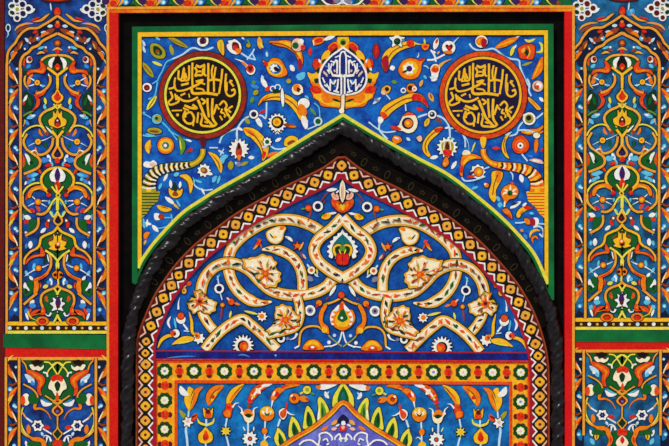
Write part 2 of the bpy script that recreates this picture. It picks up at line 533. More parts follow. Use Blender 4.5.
SIDE_LOW = '''
@ 0 352 10.136
vertical_line 4; !n ryl 25 196 60 196 960
edge_line 4; !n ryl 25 62 60 62 960
lobe_ground 1; m grn 585 70 300 80 260 130 300 200 420 260 430 330 400 390 430 450 585 620
edge_flower 3; e dbr 375 95 60 40; !f crm 300 135 330 125 355 150 385 140 415 155 445 130 440 165 400 190 370 180 330 180; e blk 378 100 42 24
lobe 3; !f ver 265 175 320 185 400 215 455 260 450 320 415 375 425 440 395 430 375 370 385 300 330 250 280 215; f ora 300 200 380 230 430 270 430 320 400 370 410 300 370 255
palmette 4; !m crm 580 235 540 250 500 320 495 370 530 390 560 440 580 446; f red 580 225 520 255 535 300 580 285 630 300 640 255; m dgr 580 295 555 330 570 385 580 395; f ver 580 400 565 460 580 500 600 460
vine 4; !n lem 14 475 235 495 185 540 140 590 105 640 130; n lem 14 450 100 505 110 545 165 580 225; n wht 16 440 205 475 215 485 250
leaf_white 3; l plc 255 225 345 335 62 -.1; l lbl 310 290 350 340 36; d wht 300 295 16
lobe_stem 4; !s ryl 14 225 85 260 130 275 180; !s ryl 16 240 325 330 375 375 425 385 460
side_flower 3; !e crm 265 480 42 62; e ver 235 490 24 50; l wht 270 420 300 470 26; e grn 345 470 60 60
disk_ground 1; e g_left 400 730 200 150
eye_petal 3; f wht 415 480 470 510 530 520 500 545 450 550 425 525; f lbl 430 470 475 490 510 510 470 505
brow 4; !n ryl 15 460 440 520 480 583 520; n ryl 15 583 480 540 500 583 530
heart_flower 4; !m ryl 583 530 535 570 530 610 583 655; m mar 583 550 552 580 550 605 583 635; d vio 583 600 14
stalk 4; !n ryl 13 583 650 583 760 560 800 540 830 583 890; m dgr 583 780 555 825 583 870
arc 4; !t ora 34 365 500 355 570 415 572 480 610 520 680
arc 3; !s lem 15 235 560 215 640 220 740 270 830 350 880 430 890
star_flower 4; !k wht 385 745 62 46 6; k nvy 385 745 34 24 6; d vio 385 745 8
star_stem 3; s wht 16 265 665 330 710; s wht 14 435 775 560 850; s tan 14 220 600 270 670
petal 3; l red 440 755 510 770 42; l ora 288 735 295 830 44; l plc 420 810 440 850 26
curl 4; t wht 22 520 905 500 860 460 845 440 870; t wht 22 480 860 470 920
base_arch 3; !f ora 270 835 330 860 400 862 460 900 470 960 430 960 410 910 340 900; f red 540 905 583 885 626 905 620 960 545 960; f grn 300 900 390 910 410 950 280 950
foot_ground 1; m grn 583 890 520 900 470 960 440 1040 460 1110 583 1110
foot_lobe 3; !f ora 445 930 478 960 492 1010 470 1060 425 1110 400 1110 440 1050 450 1000 430 960; f red 470 970 482 1010 462 1050 456 1010
foot_flower 4; !m crm 583 960 550 985 520 1040 545 1080 583 1100; f red 583 970 560 1010 583 1050 606 1010
foot_drop 3; !l yel 335 920 320 1010 46; l rbr 332 945 324 1000 14; l wht 260 900 285 970 30; l lbl 265 990 300 1060 44
ring_side 3; !s tan 18 205 585 195 660 205 760 250 830 300 860
'''

SPAN = '''
@ 128 20 7.433
leaf 2; !l olv 108 315 188 425 44; s rbr 7 120 340 175 405
leaf 2; !l olv 295 125 445 205 36; s rbr 6 320 145 425 195
diamond_flower 2; !f olv 170 180 225 180 275 230 270 280 215 285 170 245; f dgr 190 195 225 200 255 235 245 262 215 262 190 240; d rbr 218 235 16; d lgr 226 250 9
small_leaf 2; l olv 315 185 335 262 30; l lem 180 310 255 340 22; l plc 100 180 130 245 22; l plc 105 150 128 195 20; l cya 205 130 240 150 18
vine 1; s plc 13 330 290 400 260 480 208 560 226 635 203; s cya 10 330 290 285 315 255 380 222 446 200 560 150 590
ring_flower 2; !c wht 18 556 155 34; d mar 560 155 24; l nvy 540 180 575 135 20; d rbr 575 155 8
@ 128 80 7.433
bud_flower 2; !e wht 142 55 36 34; e mar 140 57 22 22; d red 142 60 9; s cya 9 180 30 225 0
leaf 2; !l lem 140 222 212 118 38; s dgr 6 155 205 200 135
vine 1; s cya 10 90 240 150 268 195 300; s cya 10 250 310 300 360 345 420 365 446; l cya 90 250 130 240 18
ring_flower 2; !d cya 215 290 38; d olv 222 285 28; d dgr 212 285 12
leaf 2; !e olv 197 378 56 24 5; e rbr 195 382 38 9 5; t cya 14 110 410 160 420 240 415
@ 128 130 7.433
leaf 2; !l yel 165 75 155 175 40 .15; l ora 170 105 160 150 14
eye_flower 2; !e ora 280 115 62 62; e yel 280 113 48 48; e tea 280 115 26 26; d wht 277 116 13
leaf 2; !l lgr 375 40 395 185 40 -.15; l lem 385 70 395 150 12
bud 2; d red 465 148 15; l rbr 430 165 465 150 20
vine 1; l cya 130 30 200 40 20; s cya 9 300 0 400 60 470 90; l wht 430 70 475 85 14
blossom 2; !k wht 565 300 52 38 9; l wht 590 320 628 330 24; e rbr 565 300 28 22 30; e olv 560 298 16 12 30
pink_flower 3; f wht 115 250 135 232 165 238 190 225 215 250 200 275 150 280 120 270; f pnk 160 250 195 240 205 265 170 272
crescent 3; !u yel 40 385 340 435 350 465 400 465 470; u rbr 8 400 355 440 385 455 440
drop 2; l wht 265 380 295 325 22; l cya 340 340 380 320 30; l cya 230 440 250 395 22; u cya 10 480 350 495 380 480 410; u cya 9 620 360 650 345 669 350
@ 128 180 7.433
cup_flower 2; !f yel 305 60 330 80 345 60 365 60 380 80 405 65 395 115 350 135 310 110; l wht 315 0 320 60 22; l wht 390 10 385 60 20; f dgr 345 15 370 60 352 88 330 60; f rbr 350 80 375 110 350 120 330 108
tip_leaf 2; l wht 275 125 345 180 30; l yel 330 170 380 215 16
leaf 2; !l yel 215 190 325 220 40 .1; l rbr 240 195 300 212 8
bud_flower 2; f wht 195 250 230 250 240 275 235 295 200 295; e rbr 248 272 24 20; d red 245 278 9; s cya 10 270 280 330 280
vine 1; s cya 9 320 255 328 300 300 340 240 358 205 355; l wht 120 320 175 330 22; l wht 145 290 140 350 16; l wht 180 335 225 385 30; l cya 105 280 125 360 30
leaf 2; !l ora 160 390 130 440 38 .2; l yel 120 480 135 445 16
vine 1; s plc 10 490 0 500 45 560 75 630 70; l wht 545 60 570 110 14; l cya 500 0 550 20 20; l cya 360 150 390 200 16
@ 208 20 7.433
leaf 2; !f yel 70 165 100 145 118 180 118 260 95 245 72 205; s olv 7 95 165 98 245
fringed_flower 2; !f wht 140 185 155 175 150 155 180 150 195 142 220 155 245 185 245 235 215 255 175 245 145 215; f mar 185 165 225 175 235 225 215 235 180 215; f red 185 195 215 190 225 225 195 225; f ora 205 215 245 215 240 245 210 245
bud 2; !d olv 300 188 17; l plc 245 120 270 145 16; l lgr 290 145 310 175 14; !l tan 380 125 390 215 40; l lem 390 170 410 210 16
vine 1; s plc 12 245 245 300 280 355 295; s plc 11 290 295 325 250 345 215; s plc 9 330 250 350 290; 
bud_flower 2; !e wht 318 370 34 38; f red 290 335 330 335 342 375 315 395 285 370; f mar 300 345 325 350 325 378 305 375; t crm 22 290 345 255 310 200 288; l ora 250 310 290 345 20
eye_flower 2; !f ora 405 300 445 315 475 285 530 290 565 335 590 395 560 420 510 425 455 400 430 345; e yel 498 360 62 54 30; e g_spandrel 500 362 44 38 20; k wht 492 358 34 26 7; e blk 508 365 22 15 40; f red 415 310 445 318 440 345 420 335
plume 2; !f ora 450 160 520 155 580 150 630 165 680 200 700 260 705 320 685 345 670 300 640 245 580 205 510 190; f yel 530 162 590 162 640 185 680 235 690 290 650 230 590 192; s rbr 8 465 170 550 180 620 215 670 275
plume_flower 3; !e pnk 665 185 45 50; e wht 690 160 22 20; d grn 650 190 24; e red 705 205 18 20
drop 2; l wht 610 335 640 370 30; l plc 400 410 410 446 20; l plc 435 235 440 275 18; l cya 670 400 680 440 40; d lbl 150 100 20
@ 208 80 7.433
bud 2; !l olv 340 110 370 75 38; l lgr 318 170 338 125 30; d olv 600 8 18; l lgr 325 15 355 20 30; l lbl 320 40 380 60 30
pennant 3; l wht 395 -15 440 60 36; l red 425 80 465 50 30; c wht 8 482 65 18; c wht 8 518 55 20; f dgr 480 75 520 65 535 90 490 100
plume 2; !f yel 372 190 395 140 440 108 500 95 570 105 630 135 680 185 720 250 735 300 690 300 650 240 590 175 520 150 450 150 400 165; f ora 380 178 405 140 450 112 430 140; s rbr 9 400 160 470 130 550 130 620 165 670 220 710 275
white_bar 3; !l wht 550 60 558 200 26
node_ring 3; !c wht 13 340 255 27; d nvy 340 255 20; d pur 338 250 9
vine 1; s plc 13 315 265 265 295 225 350 213 400 218 470; s plc 12 218 360 150 385 105 420 85 470; s plc 12 365 262 400 265 430 280 436 165; l wht 215 350 260 375 20
drop 2; l wht 355 270 400 350 36; l olv 275 285 310 325 30; l red 385 245 430 225 20
sun_flower 3; !k wht 515 318 72 56 14; d blk 517 315 46; d yel 512 313 31; d ora 512 313 14; l rbr 560 330 655 348 34; l ora 600 345 655 348 16
plume_flower 3; !e wht 712 175 44 40; f ora 680 180 720 195 735 250 700 270 665 240; l wht 700 265 735 360 44
plume 2; !f yel 262 362 300 352 360 372 420 430 450 490 440 560 405 600 398 540 375 490 320 430 285 410; f ora 265 365 320 372 360 420 320 410; s rbr 9 300 385 360 430 400 500 415 570; f red 415 530 432 545 410 590 400 560
@ 208 130 7.433
spiky_flower 3; !k wht 230 140 78 56 13; f rbr 228 90 252 140 250 185 230 200 208 185 208 140; f blk 228 92 240 130 222 140; f red 230 150 248 170 230 195 212 170; f ora 215 190 245 190 232 230; s plc 13 216 0 218 80
crescent 2; !u yel 44 5 165 55 205 85 260 97 318; u rbr 9 30 185 75 240 92 300
bud 2; !l olv 170 230 168 295 44; l olv 240 262 298 238 26; l plc 200 240 235 262 22; d gry 228 255 18
drop 2; l wht 300 205 345 205 26; l red 440 200 500 180 24; l cya 35 390 60 340 30; l cya 90 340 70 400 20; l cya 110 250 150 190 40 -.3; l plc 75 150 120 175 18; s plc 10 10 132 75 132; s plc 9 90 190 118 140
half_flower 2; !f yel 565 110 575 65 620 42 665 60 660 90 600 122; f rbr 590 95 625 75 650 85 600 112; l ora 430 195 520 165 26
ring_flower 3; !k wht 440 88 36 26 8; d grn 440 88 16; l plc 400 130 440 120 20
vine 1; s plc 12 462 115 500 140 560 140 600 120; l wht 500 85 545 60 24; k wht 515 -5 40 26 10
@ 290 20 7.433
leaf 2; !f ora 175 185 170 140 230 125 260 140 240 170 200 185; f red 185 150 230 135 240 160 200 170; l wht 250 150 340 112 30; s crm 8 172 150 178 190
petal 2; l red 150 205 150 265 28; f crs 62 290 85 300 90 350 65 370; l wht 5 340 30 380 34; l cya 60 446 110 390 50
@ 290 70 7.433
bud_flower 2; !e crm 55 145 42 42; f ora 25 120 60 105 75 140 50 160 30 150; f mar 55 130 80 145 65 165 50 155; d wht 85 160 13
ring_flower 2; !c plc 13 208 382 27; d grn 208 382 20; s cya 9 222 350 215 280 180 245; l lgr 150 280 195 340 20
drop 2; l wht 105 330 118 440 44; l cya 110 190 140 220 22; s plc 10 130 440 170 425 210 405
'''

TEAR = '''
@ 290 20 7.433
flame 1; !m ora 395 100 365 105 350 135 350 160 320 165 285 195 280 230 255 240 235 270 225 300 185 290 170 325 175 350 195 370 185 400 135 395 150 430 150 460 170 490 150 510 170 560 175 580 210 600 240 640 330 650 395 665
flame_petal 2; f yel 350 160 365 120 395 105 425 120 440 160 395 210; d lgr 395 165 24; d dgr 395 170 16
flame_petal 2; f red 290 205 320 175 350 185 350 215 310 235 285 235; f dgr 345 205 300 245 300 265 350 225
flame_petal 2; f yel 235 275 260 235 290 225 295 260 250 300; f dgr 240 300 265 290 260 320 240 325
flame_petal 2; f red 170 330 185 292 215 295 220 345 195 368 178 355; l wht 215 290 225 320 16
flame_petal 2; f yel 130 390 170 400 215 380 215 430 190 460 150 445; f dgr 195 375 220 350 212 400
flame_petal 2; f dgr 180 440 215 435 220 460 190 470; f red 150 500 190 490 225 510 230 540 190 545 160 530
flame_petal 2; f yel 175 560 230 550 300 590 380 600 380 640 300 640 230 610; f ora 230 560 290 560 330 600 260 615; f dgr 310 585 350 590 380 610 340 605
'''
TEAR_INSCR = '''
@ 310 40 6.379
inscription 4; n lbl 8 95 165 120 175; n lbl 9 150 255 160 300; n wht 9 86 205 112 232; n wht 8 92 285 108 300; n wht 8 160 112 188 100; n wht 8 130 135 150 142 148 165; n wht 10 203 75 192 100 190 150 190 225; s wht 10 203 75 225 75 225 75; n wht 15 140 225 210 232; n wht 10 175 130 172 215; n wht 10 140 150 130 190 145 225; n wht 10 152 150 168 130 175 180; n wht 9 110 190 125 215; n pnk 10 85 200 110 225; n wht 10 130 250 128 320; n wht 10 105 280 130 325; n wht 10 128 255 150 280 165 255; n wht 11 165 330 175 300 180 250; n wht 10 150 325 185 335; n wht 11 200 220 200 345; n wht 9 80 240 95 275; n pnk 11 155 190 160 205; n wht 9 120 150 122 205
'''

# strokes of the round inscriptions, as they stand
ROUND = '''
@ 155 50 6.969
inscription 4; s yel 14 262 88 260 170 262 262; s yel 15 372 92 372 190 370 295; s yel 13 405 105 396 150 400 205; s yel 13 424 118 412 200 412 292; s yel 14 470 132 462 210 446 306
inscription 4; s yel 18 285 108 315 118 350 104; s yel 15 278 120 292 150 282 180 300 176 330 172 336 130; s yel 13 345 110 345 170 360 180; s yel 13 300 150 325 150
inscription 4; s yel 19 255 255 262 298 300 304 345 300 385 304 440 312; s yel 15 372 214 415 206 462 214; s yel 17 285 222 330 212 300 240 262 258; s yel 12 285 268 330 274 345 292; s yel 12 318 228 350 240
inscription 4; s yel 14 166 142 164 200 188 196 202 130 206 206 236 202 238 108; s yel 14 210 160 222 200; s yel 13 142 192 136 240 152 282 200 282 256 262; s yel 15 182 246 236 232; s yel 14 96 272 130 262 140 240; s yel 12 178 216 230 210
inscription 4; s yel 14 496 165 490 250 500 306 528 322 556 304 552 276 532 284; s yel 13 518 218 548 254; s yel 12 520 212 540 218; s yel 14 500 225 500 285
inscription 4; s yel 14 108 290 122 332 96 362 108 382 152 368 166 352 150 316; s yel 15 160 330 200 354 248 354 300 330; s yel 13 178 318 212 302; s yel 9 236 305 242 332; s yel 13 140 305 150 350
@ 155 80 6.969
inscription 4; s yel 18 300 138 330 210 352 262 402 318; s yel 15 366 128 368 190 376 260; s yel 17 402 128 398 220 404 272 430 312; s yel 15 432 170 408 240; s yel 14 322 130 350 150 330 170
inscription 4; s yel 10 118 214 190 212; s yel 17 205 178 256 196 290 196 262 172; s yel 15 212 214 198 262 222 300 262 300 272 262 250 226 218 236 210 262; s yel 12 196 196 236 212; d yel 158 244 10
inscription 4; s yel 13 302 226 294 300; s yel 15 330 262 322 312 362 322 408 322 432 306; s yel 12 268 300 266 322; s yel 10 322 230 330 260; s yel 12 345 290 370 300
inscription 4; s yel 14 448 176 478 148 500 176 490 206 510 240 524 268; s yel 13 542 182 512 200; s yel 13 530 226 500 206 506 252; s yel 12 452 250 470 280; s yel 13 470 200 462 226 484 232; s yel 12 430 180 450 206; s yel 12 488 236 486 262
'''

TYMP = '''
@ 0 0 1
small_ring 5; !c wht 1.9 219 288.7 3.9; d nvy 219 288.7 2.8; s plc 1.3 218.6 284.5 217.4 276; l cya 216.5 280 219.5 274.5 1.6; s plc 1.2 220 293 222 300
bud 5; !d ora 222.3 305 2.2; l rbr 222 307 220.7 320 2; d yel 222.3 305 1; l lem 231 311 229.5 318 2.2
bud 5; !d ver 231 301.8 3.2; l ora 234 303 240 305 2.4; l pnk 226.5 297.5 229.5 300.5 2
bud_flower 5; f wht 176 318 180 315 185 317.5 184.5 322 181 324 177 322; !d ver 180.5 316 3.4; t wht 2 178.2 309.5 178.3 303 179.6 298; s wht 1.7 183 324 187.5 330; s plc 1.2 183.5 331 189 331.5
leaf 4; !u yel 3.4 157.5 348 161.5 340 168 336 174 336.5
bud_flower 5; l wht 170 328.5 170.5 316.5 2.4 -.2; !e wht 175.5 333.5 4 4.2; d ver 173 333.6 3; d mar 174.5 334 1.3
leaf 4; !l yel 172 344.5 198 339.5 5 -.12; l lem 176 344 192 341 1.6
leaf 4; !u yel 3 189 312 191.5 322 192 332 196 336; l grn 196.5 332 201 338 3
blossom 5; !k wht 199 338.5 6 4 7; f ora 194 333 199 334 200 338 196 339; d rbr 196.5 336 1.3
drop 4; l plc 203.5 341.5 209 341 2.6; l cya 176 330 174 318 2
bud 5; !e tan 184 291 2.4 3; d rbr 183.6 291 1; d ver 188.6 283.6 2.4; s tan 1.4 183.5 288 186 285.5
sun_flower 5; !k wht 243 345.5 11 7.6 16; d blk 243 346 5.6; d ver 244 346.3 4.6; d ora 245 347 2.4
daisy 5; !k wht 262 316.5 5.2 3.6 8; d ora 261.6 316.3 2.6; l lem 244 311 258 314.5 2.4
white_ring 5; !c wht 2.2 310 310.5 4.2; d gry 310 310.5 3; d pur 310 310.5 1.4
small_ring 5; !c wht 2 281 338.7 3; d nvy 281 338.7 1.7; t wht 2.6 297 333.5 294.5 338 289.5 340; d gry 287.5 338.7 1.6
swirl 5; !s tan 2 342.5 297.4 333 302 324.5 304.6; !f ora 325 303.5 320 311 318.6 318 320 325 324.5 332 329 334 328 327 323 322 323.5 314 327 306; d yel 324.5 330 3; s olv 1.2 323.5 305 327 303
swirl 5; !s tan 2 299 346 300.6 333 307 327 317 326.5 323 330; s wht 1.6 299 346 294.5 348.5
half_flower 5; !f ora 303.5 349.5 305.5 343 310 340 316 340 320.5 343.5 323 349.5; f yel 305.5 346 308.5 342 313 340.6 318 343 319.5 347 313 344.5; f red 307.5 349.5 310 346 313 345 317 349.5; e wht 312.5 347.2 1.9 1.3
leaf_white 5; !l wht 329.5 296 336 285.5 3.2; l rbr 326 300 328.5 297 1.8
bud 5; !d ora 319 303 3; l red 316 308 319 303 2
vine 5; s wht 1.4 342.5 328 341 336 338 343 330 347; s olv 1.2 327 333 332 339 342 346.5; d wht 329 342.5 1.8; d plc 334.5 335.5 1.6; s wht 1.2 324 347 331 346
hook 5; u rbr 2 307.6 222 311 209 306 205; u rbr 1.4 320 203 325 195.5 329 192; l wht 326.5 190.5 337 189 3.4; u rbr 1.2 323 204 326 199
white_ring 5; !c wht 2.1 317.8 206.3 4.1; d nvy 317.8 206.3 3
bud 5; !d ver 308.3 208 3.2; l lgr 301 209 305 208.5 2; d ora 308 208 1.4
bud 5; !l yel 321.5 217.5 331 213 6 .1; l ora 323 216.5 327 214.5 3; l wht 329.5 213.8 336.5 212.6 2.4; l grn 319.5 217 324 211.5 2
#cup_half 5; f pnk 332 192 336 190.5 338.5 193 338 199 333.5 198; f ora 331 197.5 335.5 195.5 337 201; l lgr 330.5 201 334 206 2
sprig 5; l ver 262 248 257 238.5 2; !l ver 254.5 247.5 260.5 240 3.4; d ver 259.5 240.5 1.8; l tan 253 249.5 258 245 1.8
petal 5; !u wht 3 285 236.5 289.5 238.5 292.5 241.5; d cya 287 237.5 .8
star_bud 5; !k ver 297.2 245.8 5 2.2 5 -90; d ora 297.2 245.8 1.8; l tan 299 250.5 303.5 242 2.2; l rbr 301 252 303.5 258.5 3; l pnk 302.5 254 306 259 2
small_ring 5; !c crm 2 311.4 270.3 2.8; d ver 311.4 270.3 1.6; l plc 307 264 309.5 268 2; l plc 314 273.5 318.5 277 2; l lem 316.5 267.5 317.5 275 1.6; l gry 307 276.5 313 281 5
'''
TYMP_MID = '''
@ 297 220 7.433
heart_cup 4; !m wht 338 70 322 95 303 100 298 118 272 125 268 148 245 158 250 180 225 195 240 215 222 235 240 250 235 272 262 285 275 250 300 330 338 330; m tea 338 105 305 135 270 180 262 230 290 270 338 270; !m yel 338 195 310 178 272 195 265 235 290 275 338 290; m dgr 338 225 322 195 290 200 282 225 300 262 338 265; m lgr 338 180 318 200 325 228 338 235; !m red 338 240 318 260 305 245 292 285 300 325 338 335; l lem 312 215 326 255 10; l lem 364 215 350 255 10
@ 297 170 7.433
fire_cup 5; !m ver 338 320 300 302 262 262 255 225 275 205 295 228 312 232 338 262; m ora 338 305 308 285 290 250 312 252 338 275; f yel 318 262 338 250 358 262 345 298 332 298; !m crm 338 72 322 105 316 150 320 200 338 248; l pnk 345 95 344 235 12; l ora 330 120 333 215 7
side_petal 5; !f pnk 312 215 285 222 262 205 255 178 272 165 285 185 300 178; !f pnk 364 215 391 222 414 205 421 178 404 165 391 185 376 178; l ora 268 180 300 210 10; l ora 408 180 376 210 10; l wht 290 172 312 150 12; l wht 386 172 364 150 12
@ 297 275 5.58
palmette 5; !m ora 248 150 225 190 200 195 185 225 185 255 205 285 225 300 248 310; f wht 235 165 228 200 200 205 212 222 188 235 205 250 185 262 208 272 195 280 185 250 190 220 205 195; f wht 262 165 268 200 298 205 285 222 310 235 292 250 312 262 290 272 302 280 313 250 308 220 293 195; m yel 248 195 222 225 212 260 228 285 248 290; m grn 248 190 235 215 225 245 248 262; d wht 250 240 7; f ver 248 155 236 180 248 195 262 180
bud 5; !d ver 247 112 18
'''

# ribbons of the half-dome panel: each a path with a width, in pixels
RIBBONS = [
    (10.5, 'n', [(271.5, 301.8), (262, 303), (253, 301.5), (244, 296.5), (236, 288.5), (230.5, 278), (228, 267), (228.5, 258), (232, 247.5), (241.5, 237), (254.5, 228), (268, 221.5), (283, 219.3), (297, 220.5), (310, 225), (322, 232)]),
    (10.5, 'e', [(341, 277), (333, 279), (327, 286), (318, 291.3), (306, 294.5), (294, 295.3), (281, 293.8), (269.5, 289.5), (259, 280.5), (250.5, 271.5), (240.5, 265.5), (227.5, 262.8), (215, 266.8), (206.5, 275), (202, 284), (200, 296)]),
    (9.5, 's', [(262, 249.6), (272, 249), (283, 251.6), (292.5, 257.5), (299, 266.5), (302, 277), (302.5, 290)]),
    (9.0, 'e', [(200.5, 306), (203.5, 316), (209.5, 325.5), (216.5, 333)]),
    (9.5, 'e', [(204.5, 350), (211, 341.5), (220, 332), (231, 323.8), (242, 319), (251, 324.8), (262, 334.5), (277, 349.5)]),
    (8.5, 'e', [(297, 297), (299.5, 307), (299.5, 318), (295, 327), (284, 331), (273, 333.5), (265, 335.5)]),
    (10.5, 'e', [(342.5, 217), (331, 229), (319.5, 238), (314, 249), (318, 260.5), (329.5, 270.5), (342.5, 278)]),
]
BLOBS = [
    ('blossom_head', [(242, 259), (250, 257.5), (262, 254), (271, 256), (277, 262.5), (276, 268), (281, 273), (280.5, 280.5), (276, 287), (266, 288), (258, 281), (250, 272), (243, 268)], (265.5, 273.5)),
    ('blossom_head', [(186.5, 303), (191.5, 297.5), (194.5, 298.5), (194, 292), (200, 290), (206, 296), (211.5, 299.5), (217, 302.5), (215.5, 310.5), (210, 314), (205, 313.5), (199, 310.5), (193.5, 314), (189, 309)], (199.5, 301.5)),
    ('blossom_head', [(275.5, 307), (282, 304), (291, 306.5), (294.5, 312), (300, 317), (299, 325.5), (291, 329), (280, 331.5), (270, 335), (266, 331), (273, 324), (274.5, 315)], (285.5, 320)),
    ('hanging_bloom', [(266, 232.5), (271.5, 228.5), (279.5, 226), (286, 227.5), (284, 233), (282.5, 239.5), (277, 244), (270.5, 242.5), (267, 238.5)], (281.5, 228.5)),
]

NICHE = '''
@ 130 378 6.559
spike_flower 3; !u yel 56 390 215 380 150 395 95 385 60; !u ora 40 395 210 415 150 435 90 475 60; u yel 20 392 200 402 150 412 105; l wht 328 55 382 115 40 .15; u rbr 7 395 190 410 130 425 95
stem 2; s plc 11 385 210 380 260; s plc 15 378 290 365 340 372 400 378 480
petal 3; l olv 325 215 372 275 28; l ver 385 275 438 235 34 .15; l mar 395 265 436 245 12
star_flower 4; !k wht 377 290 38 22 6 10; d pnk 376 285 12
flame_bud 3; !u ora 64 515 180 525 130 555 85 612 52; u yel 26 535 160 545 120 570 85; d red 542 125 13; u rbr 8 520 150 545 100 590 62
tulip 3; !f yel 478 195 495 215 510 200 530 215 542 195 538 250 525 265 495 262 482 245; f ver 492 225 530 225 530 262 495 260; d mar 510 222 16
leaf_pair 3; !u lem 16 440 265 455 295 495 310 498 315; u lem 16 552 265 540 295 505 310 498 318; s plc 12 499 270 499 320
drop_flower 4; !f yel 495 325 470 350 448 375 455 420 495 432 535 415 540 375 520 350; f ver 495 345 480 375 478 405 495 415 515 400 512 370; d mar 492 390 16; k red 492 388 18 10 5; s plc 11 495 430 497 480
@ 220 378 6.559
flame_bud 3; !u yel 48 48 185 65 135 100 85 155 42; u ora 18 60 165 85 120 130 70; u rbr 8 90 110 125 70 155 48
tulip 3; !f ver 40 180 50 165 75 170 85 185 75 225 65 262 25 250 20 220 35 205; f ora 35 215 65 220 60 255 28 245; l red 48 200 60 180 26; t wht 13 80 195 100 170 125 165; s plc 11 45 265 35 320
star_flower 4; !k lem 37 350 36 19 8; d yel 37 350 14; s plc 12 40 385 50 420 60 470
comet 3; !u ver 52 190 165 215 115 255 70 330 40; u wht 14 200 150 240 90 290 55; l wht 270 55 342 38 24; d red 197 155 16; l crm 235 70 265 105 26; l yel 200 110 230 130 14; d rbr 190 185 12
horned_flower 4; !f crm 135 225 150 250 165 285 190 295 215 280 225 240 215 225; f ora 160 215 190 205 215 230 212 250 160 248; f dgr 160 245 185 235 210 245 190 262; t wht 14 145 235 140 205 118 185; t wht 14 218 235 222 205 248 192; s plc 13 183 295 184 355
wheel_flower 4; !k wht 195 400 52 36 10; d nvy 196 400 16; d ver 196 400 9; l crm 165 350 150 320 8; l crm 220 350 222 320 8
egg_flower 4; !d ora 308 236 48; f yel 265 210 290 190 325 190 350 215 350 235 308 245 265 235; l wht 275 215 300 245 14; l wht 340 215 315 245 14; l wht 308 195 308 235 14; f dgr 290 225 308 240 328 225 318 245 298 245; s plc 11 296 285 294 330
bead 3; !e ora 292 350 19 23; s plc 11 293 372 292 420; t wht 10 295 400 315 385 332 395; f yel 265 430 290 410 315 435 305 460 275 460
comet 3; !u ora 46 340 160 355 120 385 85 420 80; d red 372 108 18; l wht 345 120 362 88 14; t wht 12 345 150 335 200; 
comet 3; !u ora 32 415 75 440 55 480 45 525 48; u red 12 420 70 410 60 450 50
round_bud 4; !d ora 487 135 34; d mar 484 135 15; d red 484 137 9; l ora 515 130 585 148 38; l rbr 560 135 588 150 14; d wht 470 118 8
round_bud 4; !d lem 570 80 27; d olv 572 78 13; s lem 12 545 95 525 105; l lgr 590 98 620 110 12
spear_bud 4; !f wht 385 225 400 205 425 200 440 215 435 250 415 275 392 255; f ver 395 225 425 200 436 185 432 245 412 265 395 250; l red 432 210 440 160 12; t wht 12 440 225 465 240 490 245; s plc 12 395 270 378 320
flame_leaf 3; !f lem 375 445 355 400 370 350 380 328 420 370 437 430 420 450; f grn 395 440 385 400 385 360 410 395 420 430; l dgr 392 440 388 385 14
flame_leaf 3; !f lem 458 395 450 340 460 280 475 255 510 290 530 345 525 365; f grn 485 380 470 340 480 290 505 330 515 360; l dgr 490 370 485 310 16
flame_leaf 3; !f lem 548 335 550 270 560 210 575 185 605 220 625 280 622 305; f grn 575 320 565 280 575 220 600 260 605 305; l dgr 580 300 580 230 14
flame_leaf 3; !f lem 640 285 645 200 640 150 655 125 690 160 715 220 700 255; f lgr 665 270 660 210 665 160 690 200 695 250; l grn 672 255 672 190 14; l wht 645 290 652 200 12
small_fish 3; !f wht 640 55 690 35 750 30 770 42 740 60 690 78 650 75; f ora 630 55 660 50 655 75 640 75; l wht 690 90 715 135 24 .1; l plc 715 90 700 110 10
'''
NICHE_MID = '''
@ 290 378 6.559
peak_leaf 3; !m lem 348 25 318 65 285 120 278 175 290 200 348 180; m grn 348 55 325 95 312 140 318 170 348 160; m tea 348 90 335 120 338 150 348 152
'''
NICHE_IN = '''
@ 290 378 6.559
scroll 3; n wht 11 300 420 295 395 320 370 330 380 335 420; n wht 11 185 446 195 400 195 370 240 360 275 390 270 420 240 440; n wht 11 60 440 90 415 140 410 180 440; n wht 12 348 400 330 395 325 410; n wht 9 215 410 240 400 250 420
scroll 3; n wht 11 130 520 150 470 190 450 230 470 225 505; n wht 11 300 440 290 500 320 540; n wht 10 260 450 270 520 240 560
lily 3; f nvy 348 240 318 268 310 290 335 300 348 285 365 300 388 285 380 265; f wht 340 285 360 285 362 308 338 308; f red 322 325 345 315 372 320 365 345 330 350; d pnk 348 325 12
'''

